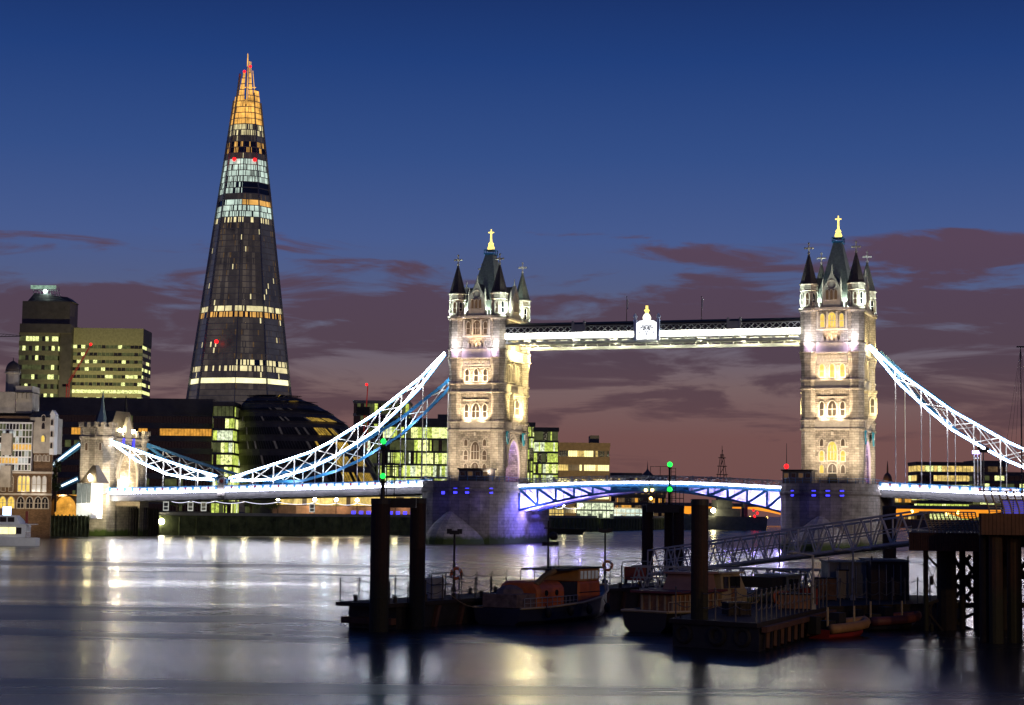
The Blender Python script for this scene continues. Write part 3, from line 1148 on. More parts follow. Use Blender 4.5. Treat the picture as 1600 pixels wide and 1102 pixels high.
def leaf(ua, ub, label):
    """ua at the pier, ub at the middle of the river"""
    t = bthing('bascule_leaf', label, 'bridge span', 0, 0, 0)
    n = 7
    us = [ua + (ub - ua) * i / n for i in range(n + 1)]

    def zb(u):
        k = abs((u - ub) / (ua - ub))
        return zdeck_mid(u) - 2.0 - 4.0 * k ** 1.7
    m = MB()
    top = [(u, zdeck_mid(u)) for u in us]
    m.loft([[(u, y, z - dz) for u, z in top for y in [0]] for y, dz in ((0, 0),)] if False else [[(u, -7.6, z), (u, 7.6, z), (u, 7.6, z - .6), (u, -7.6, z - .6)] for u, z in top])
    m.build('road_deck', ASPHALT, t)
    for gi, v in enumerate((-7.4, -2.6, 2.6, 7.4)):
        m = MB()
        m.sweep([(u, v, zdeck_mid(u) - 1.0) for u in us], .45, .55)
        m.sweep([(u, v, zb(u)) for u in us], .6, .5)
        for i, u in enumerate(us):
            m.bar((u, v, zdeck_mid(u) - .9), (u, v, zb(u)), .4, .5)
        for i in range(n):
            a_, b_ = us[i], us[i + 1]
            m.bar((a_, v, zdeck_mid(a_) - 1.0), (b_, v, zb(b_)), .34, .6)
        m.build('girder', BLUE if gi in (0, 3) else WHITE, t)
    for v in (-7.4, 7.4):
        m = MB()
        m.loft([[(u, v - .06, zb(u)), (u, v + .06, zb(u)), (u, v + .06, zdeck_mid(u) - .9), (u, v - .06, zdeck_mid(u) - .9)] for u in us[5:]])
        m.build('web_plate', BLUE, t)
    m = MB()                                 # cross frames and the plated underside
    fine = [ua + (ub - ua) * i / 14 for i in range(15)]
    for u in fine:
        m.bar((u, -7.2, zb(u) + .15), (u, 7.2, zb(u) + .15), .25, .3, (1, 0, 0))
    m.loft([[(u, -2.5, zb(u) + .3), (u, 2.5, zb(u) + .3), (u, 2.5, zb(u) + .4), (u, -2.5, zb(u) + .4)] for u in fine])
    m.loft([[(u, -2.4, zb(u) + .4), (u, -2.3, zb(u) + .4), (u, -2.3, zdeck_mid(u) - .65), (u, -2.4, zdeck_mid(u) - .65)] for u in fine])
    m.build('cross_frame', WHITE, t)
    for v in (-7.7, 7.7):
        m = MB()
        k = 22
        for i in range(k):
            x0, x1 = ua + (ub - ua) * i / k, ua + (ub - ua) * (i + 1) / k
            z0, z1 = zdeck_mid(x0), zdeck_mid(x1)
            m.bar((x0, v, z0 + .2), (x1, v, z1 + 1.2), .08, .12)
            m.bar((x0, v + .02, z0 + 1.2), (x1, v + .02, z1 + .2), .08, .12)
            if i % 3 == 0:
                m.box(x0 - .22, x0 + .22, v - .12, v + .12, z0 - .1, z0 + 1.45)
        m.sweep([(u, v, zdeck_mid(u) + 1.25) for u in us], .2, .18)
        m.sweep([(u, v, zdeck_mid(u) + .12) for u in us], .2, .18)
        m.build('parapet', GREYP, t)
    m = MB()
    m.sweep([(u, -7.86, zdeck_mid(u) - .28) for u in us], .1, .42)
    m.build('light_strip', LEDV, t)
    # violet-blue floodlights inside the span
    s = 1 if ub > ua else -1
    for k_, e in ((2.0, 2600), (8, 1500), (14, 900), (20, 500)):
        u = ua + s * k_
        lampobj('POINT', (u, -5.0, zb(u) + 1.6 if k_ < 12 else zb(u) + .8), (0.42, 0.36, 1.0), e, t, .25)
        lampobj('POINT', (u, -4.5, zb(u) - 1.2), (0.30, 0.22, 1.0), e * .5, t, .25)
    return t


mid = SPAN / 2
leaf(10.5, mid - .15, 'left opening half of the road span, its blue truss lit violet')
leaf(SPAN - 10.5, mid + .15, 'right opening half of the road span, its blue truss lit violet')

# ------------------------------------------------------------------ side spans
VE = -9.2
sp_pts = [B(px, py, VE) for px, py in ((172, 771), (255, 769.5), (348, 767.5), (450, 764.5), (560, 762), (665, 759.5))]
jl, zj = B(348, 752, -HALF)


def side_profile(mirror):
    pts = [(u, z) for u, z in sp_pts]
    pts[-1] = (-10.5, ZD - .75)
    if mirror:
        pts = [(SPAN - u, z) for u, z in pts][::-1]
    return pts


def side_span(mirror, label):
    t = bthing('side_span', label, 'bridge span', 0, 0, 0)
    pts = side_profile(mirror)
    m = MB()
    m.loft([[(u, -9, z + .3), (u, 9, z + .3), (u, 9, z - .7), (u, -9, z - .7)] for u, z in pts])
    m.build('road_deck', ASPHALT, t)
    m = MB()
    for v in (-8.9, -3, 3, 8.9):
        m.sweep([(u, v, z - 1.35) for u, z in pts], .4, 1.3)
    m.build('girder', mat('girder_grey', (.07, .068, .066), .7), t)

    def zat(u):
        for (a, za), (b, zb) in zip(pts, pts[1:]):
            if a <= u <= b:
                return za + (zb - za) * (u - a) / (b - a)
        return pts[0][1] if u < pts[0][0] else pts[-1][1]
    ul, ur = pts[0][0], pts[-1][0]
    for v, sg in ((VE, -1), (-VE, 1)):
        m = MB()
        n = int((ur - ul) / 2.1)
        for i in range(n):
            a, b = ul + (ur - ul) * i / n, ul + (ur - ul) * (i + 1) / n
            za, zb = zat(a), zat(b)
            m.cur = 0
            m.bar((a + .28, v, za + .78), (b - .28, v, zb + .78), .08, .8)
            for q in range(4):               # pierced quatrefoil panel as raised lozenges
                x = a + (b - a) * (.22 + .19 * q)
                m.bar((x - .18, v - .08, za + .5), (x + .18, v - .08, za + 1.05), .08, .1)
                m.bar((x - .18, v - .08, za + 1.05), (x + .18, v - .08, za + .5), .06, .1)
            m.cur = 1
            m.box(a - .26, a + .26, v - .16, v + .16, za + .32, za + 1.45)
            if i % 3 == 1:
                m.cur = 2
                m.box(a - .2, a + .2, v - .2, v - .161, za + .6, za + 1.1)
        m.cur = 1
        m.sweep([(u, v, z + 1.32) for u, z in pts], .26, .18)
        m.build('parapet', [WHITE, BLUE, REDP], t)
    m = MB()
    m.sweep([(u, VE - .75, z + .02) for u, z in pts], .16, .42)
    for i in range(60):
        u = ul + (ur - ul) * (i + .5) / 60
        m.bar((u, VE - .68, zat(u) + .02), (u, VE, zat(u) - .1), .06, .06, (1, 0, 0))
    m.build('light_strip', LEDV, t)
    return zat


zatL = side_span(False, 'left side span of the bridge with white lit parapet, leading to the gatehouse')
zatR = side_span(True, 'right side span of the bridge with white lit parapet, running out past the timber pier')

# ------------------------------------------------------------------ suspension chains
UP = [(359, 747.5), (418, 729), (485, 707), (517, 691), (552, 669), (587, 647), (623, 618), (656, 592), (696, 551)]
LO = [(363, 751.5), (427, 749.6), (482, 733), (517, 717), (549, 698), (587, 673.5), (620, 643), (655, 608), (696, 554)]
SU = [(340, 744), (300, 733), (260, 720), (215, 704), (177, 690)]
SLo = [(336, 750), (300, 748), (262, 741), (215, 720), (177, 693)]
upp = [B(a, b, -HALF) for a, b in UP]
low = [B(a, b, -HALF) for a, b in LO]
sup = [B(a, b, -HALF) for a, b in SU]
slo = [B(a, b, -HALF) for a, b in SLo]


def zi(pts, u):
    ps = sorted(pts)
    for (a, za), (b, zb) in zip(ps, ps[1:]):
        if a <= u <= b:
            return za + (zb - za) * (u - a) / (b - a)
    return ps[0][1] if u < ps[0][0] else ps[-1][1]


def chain(v, mirror, label, lit):
    t = bthing('suspension_chain', label, 'bridge chain', 0, v, 0)
    mu = (lambda u: SPAN - u) if mirror else (lambda u: u)
    zat = zatR if mirror else zatL
    sgn = -1

    def seg(up, lo, npan, hang):
        for nm, pts in (('upper_chord', up), ('lower_chord', lo)):
            m = MB()
            m.sweep([(mu(u), 0, z) for u, z in pts], .5, .70)
            c = m.build(nm, BLUE, t)
            if lit:
                m = MB()
                m.sweep([(mu(u), -.62, z) for u, z in pts], .10, .32 if nm == 'upper_chord' else .38)
                m.build('light_strip', LED, c)
        ua, ub = sorted((lo[0][0], lo[-1][0]))
        us = [ua + (ub - ua) * i / npan for i in range(npan + 1)]
        m = MB()
        for i in range(1, npan):
            m.bar((mu(us[i]), 0, zi(lo, us[i])), (mu(us[i]), 0, zi(up, us[i])), .28, .24)
        for i in range(npan):
            a, b = us[i], us[i + 1]
            if zi(up, (a + b) / 2) - zi(lo, (a + b) / 2) > .8:
                m.bar((mu(a), .03, zi(lo, a)), (mu(b), .03, zi(up, b)), .2, .22)
                m.bar((mu(a), -.03, zi(up, a)), (mu(b), -.03, zi(lo, b)), .2, .2)
        m.build('bracing', WHITE, t)
        for i in range(1, npan + (1 if hang else 0)):
            u = us[i] if i < npan else us[i] - .5
            zl, zd = zi(lo, u), zat(mu(u)) + .3
            if zl - zd > 1.2 and i < npan:
                m = MB()
                m.tube((mu(u), 0, zd), (mu(u), 0, zl), .11, n=6)
                m.tube((mu(u), 0, zd), (mu(u), 0, zd + .9), .2, .12, 6)
                m.ball((mu(u), 0, zl - .5), .26, 6, 4)
                m.build('hanger', WHITE, t)
    seg(upp, low, 10, True)
    seg(sup, slo, 6, True)
    # the joint where the two lengths meet
    m = MB()
    m.box(mu(jl) - 1.3, mu(jl) + 1.3, -.5, .5, zj - .6, zj + .5)
    m.build('joint_plate', BLUE, t)
    m = MB()
    m.tube((mu(jl), -.62, zj), (mu(jl), .62, zj), .95, n=16)
    jd = m.build('joint_disc', WHITE, t)
    m = MB()
    m.tube((mu(jl), -.70, zj), (mu(jl), -.621, zj), .5, n=12)
    m.build('joint_boss', REDP, jd)
    m = MB()
    m.box(mu(jl) - .9, mu(jl) + .9, -1.1, .6, zat(mu(jl)) - 1.2, zj - .7)
    m.build('joint_pedestal', GRANITE, t)
    return t


chain(-HALF, False, 'near suspension chain left of the left tower, outlined by white lights', True)
chain(HALF, False, 'far blue suspension chain left of the left tower, without lights on it', False)
chain(-HALF, True, 'near suspension chain right of the right tower, outlined by white lights', True)
chain(HALF, True, 'far suspension chain right of the right tower, behind the lit one', False)
# strips on the far chains face the other way; added point lamps stand in for their spill
for i in range(5):
    uu = -12 - i * 11
    lampobj('POINT', BW(uu, HALF - 3, zi(low, uu) - .5), (.75, .9, 1.0), 1300, None, .3)
for i in range(4):
    uu = SPAN + 12 + i * 11
    lampobj('POINT', BW(uu, HALF - 3, zi(low, SPAN - uu) - .5), (.9, .95, 1.0), 500, None, .3)

# ------------------------------------------------------------------ south gatehouse
ug = sp_pts[0][0] - 4.6
zg = sp_pts[0][1] - .2
t = bthing('bridge_gatehouse', 'battlemented stone gatehouse with lit archway at the left end of the bridge', 'gatehouse', ug, 0, 0)
m = MB()
prof = [(-10.5, 0), (-10.5, zg), (-6.3, zg), (-6.3, 0)]
m.box(-4.4, 4.4, -10.6, -6.0, -.5, zg)
m.box(-4.4, 4.4, 6.0, 10.6, -.5, zg)
m.box(-3.8, 3.8, -6.0, 6.0, -.5, zg - 3.0)
m.build('abutment', masonry('abutment_stone', (.34, .30, .24), 1.6, .7, .55, .15, moss=(2.0, (.06, .09, .02))), t)
m = MB()
a = arch_pts(9.6, 11.0, 6)
prof = [(-9.6, zg), (-9.6, zg + 14.8), (9.6, zg + 14.8), (9.6, zg)] + [(y, z + zg) for y, z in a[1:]] + [(a[0][0], zg)]
m.loft([[(-3.9, y, z) for y, z in prof], [(3.9, y, z) for y, z in prof]])
m.build('wall', RUBBLE, t)
m = MB()
for q, dd in ((0, .6), (1, .4)):
    pts = [(3.9 + dd / 2, y * (1 + .1 * q), zg + z * (1 + .07 * q)) for y, z in a[1:]]
    m.sweep(pts, dd, .4, (1, 0, 0))
m.box(-4.3, 4.3, -10.0, 10.0, zg + 14.0, zg + 14.3)
m.box(3.9, 4.3, -10, 10, zg + 12.0, zg + 12.4)
m.build('moulding', TRIM, t)
for sx, sy in ((-1, -1), (1, -1), (-1, 1), (1, 1)):
    m = MB()
    top = 18.2 if sy < 0 else 16.6
    m.lathe([(2.6, zg), (2.6, zg + 13.6), (3.0, zg + 14.2), (3.0, zg + 14.6), (2.75, zg + 14.7), (2.75, zg + top - 1.2)], 0, 0, 8)
    for k in range(8):
        an = math.pi / 8 + k * math.pi / 4
        x, y = 2.6 * math.cos(an), 2.6 * math.sin(an)
        m.box(x - .5, x + .5, y - .5, y + .5, zg + top - 1.2, zg + top)
    tu = m.build('turret', STONE, t, loc=(sx * 2.0, sy * 8.2, 0))
    window(tu, (.3, -2.42, zg + 11.0), 0, .7, 2.0, WIND, 1)
    window(tu, (-1.0, -2.42, zg + 15.0), 0, .5, 1.5, GLASSD, 1)
m = MB()
for i in range(7):
    y = -5 + 10 * i / 6
    if abs(y) > 1.6:
        m.box(3.5, 3.9, y - .5, y + .5, zg + 14.9, zg + 16.0)
prof = [(-1.4, zg + 14.3), (1.4, zg + 14.3), (1.4, zg + 17.4), (0, zg + 20.0), (-1.4, zg + 17.4)]
m.loft([[(3.2, y, z) for y, z in prof], [(4.1, y, z) for y, z in prof]])
m.build('gable', TRIM, t)
m = MB()
prof = [(-7.2, zg + 14.8), (7.2, zg + 14.8), (3.4, zg + 21.4), (-3.4, zg + 21.4)]
m.loft([[(-3.0, y, z) for y, z in prof], [(2.2, y * .98, z) for y, z in prof]])
rf = m.build('roof', DSLATE, t)
m = MB()
m.lathe([(1.9, zg + 17.0), (1.4, zg + 18.5), (.5, zg + 22.0), (.2, zg + 25.0), (.12, zg + 26.5)], -.6, -5.4, 4)
m.ball((-.6, -5.4, zg + 24.9), .4, 6, 4)
m.build('copper_spirelet', mat('pale_copper', (.40, .55, .48), .6), rf)
m = MB()
m.lathe([(.5, zg + 21.2), (.35, zg + 23), (.12, zg + 26.0)], -.6, 6.0, 6)
m.ball((-.6, 6.0, zg + 24.0), .35, 6, 4)
m.build('roof_finial', DSTEEL, rf)
for y in (-3.2, 3.2):
    m = MB()
    m.lathe([(.5, 0), (.45, .4), (.3, .8)], 0, 0, 8)
    f = m.build('floodlamp', DSTEEL, t, loc=(3.4, y, zg + 15.0))
    m = MB()
    m.ball((0, 0, 1.3), .62, 10, 6)
    m.build('lamp_globe', LAMP, f)
for y in (-2.8, 2.2):
    m = MB()
    m.box(-.1, .1, -.35, .35, -1.1, 1.1)
    m.build('blue_banner', BLUEL, t, loc=(4.36, y, zg + 13.3))
# lamps of the gatehouse
lampobj('SPOT', (9, -19, 4.5), (1.0, .92, .62), 5000, t, .3, (3, -10, 7), 100, .8)
lampobj('SPOT', (13, -25, 5), (1.0, .84, .60), 52000, t, .3, (1, -9, 19), 75, .8)
lampobj('SPOT', (-3, -22, 9), (1.0, .84, .60), 16000, t, .3, (-2, -9, 20), 60, .8)
lampobj('POINT', (0, 3, zg + 3), (1.0, .80, .50), 3000, t, .3)
lampobj('POINT', (1, -3, zg + 2.5), (1.0, .80, .50), 1200, t, .3)
lampobj('SPOT', (15, -2, zg + 3), (1.0, .85, .6), 9000, t, .3, (4, 1, zg + 10), 80, .8)
lampobj('POINT', (6.0, -10, zg - 1.5), (1.0, .97, .85), 500, t, .3)
# chains running down to the ground behind the gatehouse
for v, lab in ((-HALF, 'near blue back chain sloping down left of the gatehouse, lit white'), (HALF, 'far blue back chain sloping down left of the gatehouse, lower one')):
    m = MB()
    if v < 0:
        p0, p1 = B(126, 694, v), B(82, 727, v)
    else:
        p0, p1 = B(122, 748, v), B(90, 763, v)
    c = bthing('back_chain', lab, 'bridge chain', 0, v, 0)
    m.sweep([(p0[0], 0, p0[1]), (p1[0], 0, p1[1])], .6, 1.5)
    m.build('chain_link', BLUE, c)
    m = MB()
    m.sweep([(p0[0], -.36, p0[1]), (p1[0], -.36, p1[1])], .08, .55)
    m.build('light_strip', glow('led_pale_blue', (.72, .9, 1.0), 2.0), c)

# lift building and low annex by the gatehouse
p = P(150, 800, 463)
t = thing('lift_house', 'white lit glass lift house with pointed dark roof beside the gatehouse', 'lift house', (P(140, 800, 468).x, 468, 0), RZ)
m = MB()
m.box(-2.2, 2.0, -2.6, 2.6, 4.5, 13.2)
m.build('wall', WHITE, t)
m = MB()
m.loft([[(-1.4, -2.9, 13.2), (3.6, -2.9, 13.2), (3.6, 2.9, 13.2), (-1.4, 2.9, 13.2)], [(.8, -.6, 17.6), (1.8, -.6, 17.6), (1.8, .6, 17.6), (.8, .6, 17.6)]])
m.build('roof', DSLATE, t)
m = MB()
for x in (-1.5, -.1, 1.3):
    m.box(x - .62, x + .62, -2.68, -2.601, 8.2, 13.0)
m.build('glazing', glow('frosted_glass', (.70, .80, .72), .28, .4, .4), t)
m = MB()
m.ball((1.6, -2.9, 14.6), .45, 8, 5, 1.8)
m.build('wall_lantern', LAMP, t)
lampobj('SPOT', (-1, -8, 6.5), (1.0, .97, .8), 1500, t, .3, (0, -2, 6), 100, .8)


# ------------------------------------------------------------------ office blocks
def office(name, label, cat, px0, px1, pytop, Y, depth, floors, cells, pick, mats, slab=DCONC, z0=QZ, rz=0.0, frac=.62, side_cells=6, roof_h=2.0, plant=None, group=None, extra=None):
    pA, pB = P(px0, pytop, Y), P(px1, pytop, Y)
    W = pB.x - pA.x
    zt = (pA.z + pB.z) / 2
    t = thing(name, label, cat, ((pA.x + pB.x) / 2, Y, z0), rz, group)
    H = zt - z0
    hw = W / 2
    m = MB()
    m.box(-hw + .5, hw - .5, .5, depth, 0, H - roof_h)
    fh = (H - roof_h) / floors
    for k in range(floors + 1):
        za = k * fh - fh * (1 - frac) / 2
        m.box(-hw, hw, 0, depth + .4, max(0, za), min(H - roof_h - .01, za + fh * (1 - frac)))
    m.build('wall', slab, t)
    m = MB()
    m.box(-hw - .2, hw + .2, -.2, depth + .6, H - roof_h, H)
    rf = m.build('roof', slab, t)
    if plant:
        for a, b, h in plant:
            q = MB()
            q.box(-hw + W * a, -hw + W * b, depth * .2, depth * .8, H + .002, H + h)
            q.build('plant_room', DCONC, rf)
    for k in range(floors):
        m = MB()
        za, zb = k * fh + fh * (1 - frac) / 2, (k + 1) * fh - fh * (1 - frac) / 2
        cw = (W - .6) / cells
        for c in range(cells):
            m.cur = pick(k, c, RND)
            x0 = -hw + .3 + c * cw
            m.poly([(x0 + cw * .05, .25, za), (x0 + cw * .95, .25, za), (x0 + cw * .95, .25, zb), (x0 + cw * .05, .25, zb)])
        sw = (depth - .6) / side_cells
        for sx in (-1, 1):
            for c in range(side_cells):
                m.cur = pick(k, c, RND)
                y0 = .3 + c * sw
                xx = sx * (hw - .25)
                m.poly([(xx, y0 + sw * .07, za), (xx, y0 + sw * .93, za), (xx, y0 + sw * .93, zb), (xx, y0 + sw * .07, zb)])
        m.build('window_band', mats, t)
    return t


def mixpick(weights):
    def f(k, c, r):
        x = r.random() * sum(weights)
        for i, w_ in enumerate(weights):
            x -= w_
            if x <= 0:
                return i
        return 0
    return f


def rowpick(rows, default):
    last = [0, -1]

    def f(k, c, r):
        if c and last[1] == k and r.random() < .45:
            return last[0]
        last[1] = k
        last[0] = g(k, c, r)
        return last[0]

    def g(k, c, r):
        w_ = rows.get(k, default)
        x = r.random() * sum(w_)
        for i, q in enumerate(w_):
            x -= q
            if x <= 0:
                return i
        return 0
    return f


GM = [GLASSD, LDIMG, LGREEN, LLIME, LPALE]
# the green-lit glass offices left and right of the left tower
office('glass_office', 'wide glass office block with green lit floors behind the left chain hangers', 'office block', 598, 752, 654, 800, 40, 7, 56,
       rowpick({5: (2, 5, 2, .5, .2), 6: (.5, 1, 5, 2, 1), 4: (1, 3, 3, 2, 1)}, (.2, 1.2, 3.5, 3, 2)), GM, frac=.84, roof_h=3.4, plant=[(.55, .8, 2.2), (.82, .95, 1.5)])
office('glass_office', 'narrow glass office block with green lit floors just right of the left tower', 'office block', 800, 836, 660, 815, 40, 8, 14, mixpick((2, 3, 4, 1, .5)), GM, frac=.82, roof_h=1.6)
office('glass_office', 'glass office block with bright green floors, stepped right of its narrow neighbour', 'office block', 834, 873, 668, 800, 40, 8, 16, rowpick({6: (0, 1, 2, 3, 3), 3: (0, 1, 3, 3, 2), 4: (1, 1, 3, 3, 1)}, (2, 3, 4, 1, .5)), GM, frac=.82, roof_h=1.4)
office('brown_office', 'brown office block with rows of yellow square windows and a black roof box', 'office block', 873, 953, 692, 950, 30, 5, 22,
       rowpick({4: (2, 2, 2, 3), 3: (.5, 1, 1, 6), 1: (3, 1, 1, 3), 2: (1, 1, 1, 6)}, (6, 3, 1, .5)), [GLASSD, LDIMW, LWARM, glow('bright_yellow_room', (1, .86, .35), 1.7, .3, .5)], slab=mat('brown_stone', (.22, .155, .09), .8), frac=.42, roof_h=2.0, plant=[(.62, .80, 4.0)])
lampobj('SPOT', (XY(935, 880), 860, 8), (1.0, .78, .40), 160000, None, 1, (XY(920, 950), 950, 30), 90, .8)
office('glass_office', 'pale glass block behind the red crane and the left chain', 'office block', 552, 640, 626, 1000, 30, 9, 16, mixpick((3, 4, .25, .1, .15)), [GLASSD, LDIMG, LGREEN, LLIME, LPALE], slab=mat('pale_frame', (.28, .28, .26), .7), frac=.8, roof_h=1)
# dark long block behind the gatehouse
office('dark_office', 'long dark office block with a row of orange lit rooms behind the gatehouse', 'office block', 45, 333, 622, 700, 40, 8, 60,
       lambda k, c, r: (1 if (k == 6 and (c > 42 or (c in (8, 9, 10, 14, 15, 16, 17, 36, 37, 38)))) else 2 if (k == 5 and c < 22 and r.random() < .5) else 3 if (k == 2 and 38 < c < 52 and r.random() < .6) else (3 if r.random() < .02 else 0)),
       [GLASSD, LORNG, LDIMG, LDIMG], frac=.55, roof_h=5.5)
office('glass_atrium', 'tall green lit glass stair tower between the dark block and the leaning round hall', 'office block', 333, 366, 628, 690, 20, 9, 5,
       rowpick({8: (2, 2, 1, 0, 0)}, (1, 2, 3, 1.5, 1)), GM, frac=.8, roof_h=1.2)
# hospital towers far behind
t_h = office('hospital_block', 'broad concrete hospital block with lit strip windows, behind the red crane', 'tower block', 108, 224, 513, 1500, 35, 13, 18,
             lambda k, c, r: (2 if (k in (1, 6) and r.random() < .75) else 2 if r.random() < .20 else 1 if r.random() < .6 else 0), [GLASSD, LDIMG, LLIME], slab=mat('olive_concrete', (.36, .34, .20), .8), frac=.45, roof_h=12, z0=60)  # slabs in an olive base colour
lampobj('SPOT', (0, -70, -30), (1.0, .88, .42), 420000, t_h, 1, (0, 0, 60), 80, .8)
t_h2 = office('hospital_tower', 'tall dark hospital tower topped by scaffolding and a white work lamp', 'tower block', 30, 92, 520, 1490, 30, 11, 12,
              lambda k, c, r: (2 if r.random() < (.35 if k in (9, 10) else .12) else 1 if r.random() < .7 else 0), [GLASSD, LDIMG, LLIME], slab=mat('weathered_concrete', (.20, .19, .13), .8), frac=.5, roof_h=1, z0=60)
s = 1490 / FPX
m = MB()
hh = t_h2.location.z
ztop = P(60, 520, 1490).z - 60
m.box(-20 * s - 14 * s + 2, 50 * s, -1, 30, ztop, ztop + 14 * s)
m.box(-28 * s, 47 * s, 1, 28, ztop + 14 * s, ztop + 50 * s)
m.loft([[(-22 * s, 4, ztop + 50 * s), (50 * s, 4, ztop + 50 * s), (50 * s, 26, ztop + 50 * s), (-22 * s, 26, ztop + 50 * s)], [(-12 * s, 6, ztop + 64 * s), (40 * s, 6, ztop + 58 * s), (40 * s, 24, ztop + 58 * s), (-12 * s, 24, ztop + 64 * s)]])
m.box(32 * s, 50 * s, 3, 30, -60, ztop)
m.build('upper_block', DCONC, t_h2)
m = MB()
for i in range(9):
    x = (-12 + 40 * i / 8) * s
    m.tube((x, 6, ztop + 55 * s), (x + RND.uniform(-2, 2), 6, ztop + (70 + RND.uniform(0, 8)) * s), .25, n=4)
for z in (62, 68, 74):
    m.box(-14 * s, 26 * s, 5.8, 6.2, ztop + z * s - .2, ztop + z * s + .2)
m.build('scaffold', GREYP, t_h2)
m = MB()
m.ball((6 * s, 3, ztop + 66 * s), 1.5, 8, 5)
m.build('work_lamp', glow('work_lamp', (.75, 1.0, .85), 14), t_h2)
m = MB()
m.box(-18 * s, 22 * s, 5.0, 5.4, ztop + 70 * s, ztop + 76 * s)
m.build('glowing_scaffold_deck', glow('dim_green_white', (.5, .8, .6), .5, .7, .4), t_h2)  # light on the scaffold boards painted in as emission


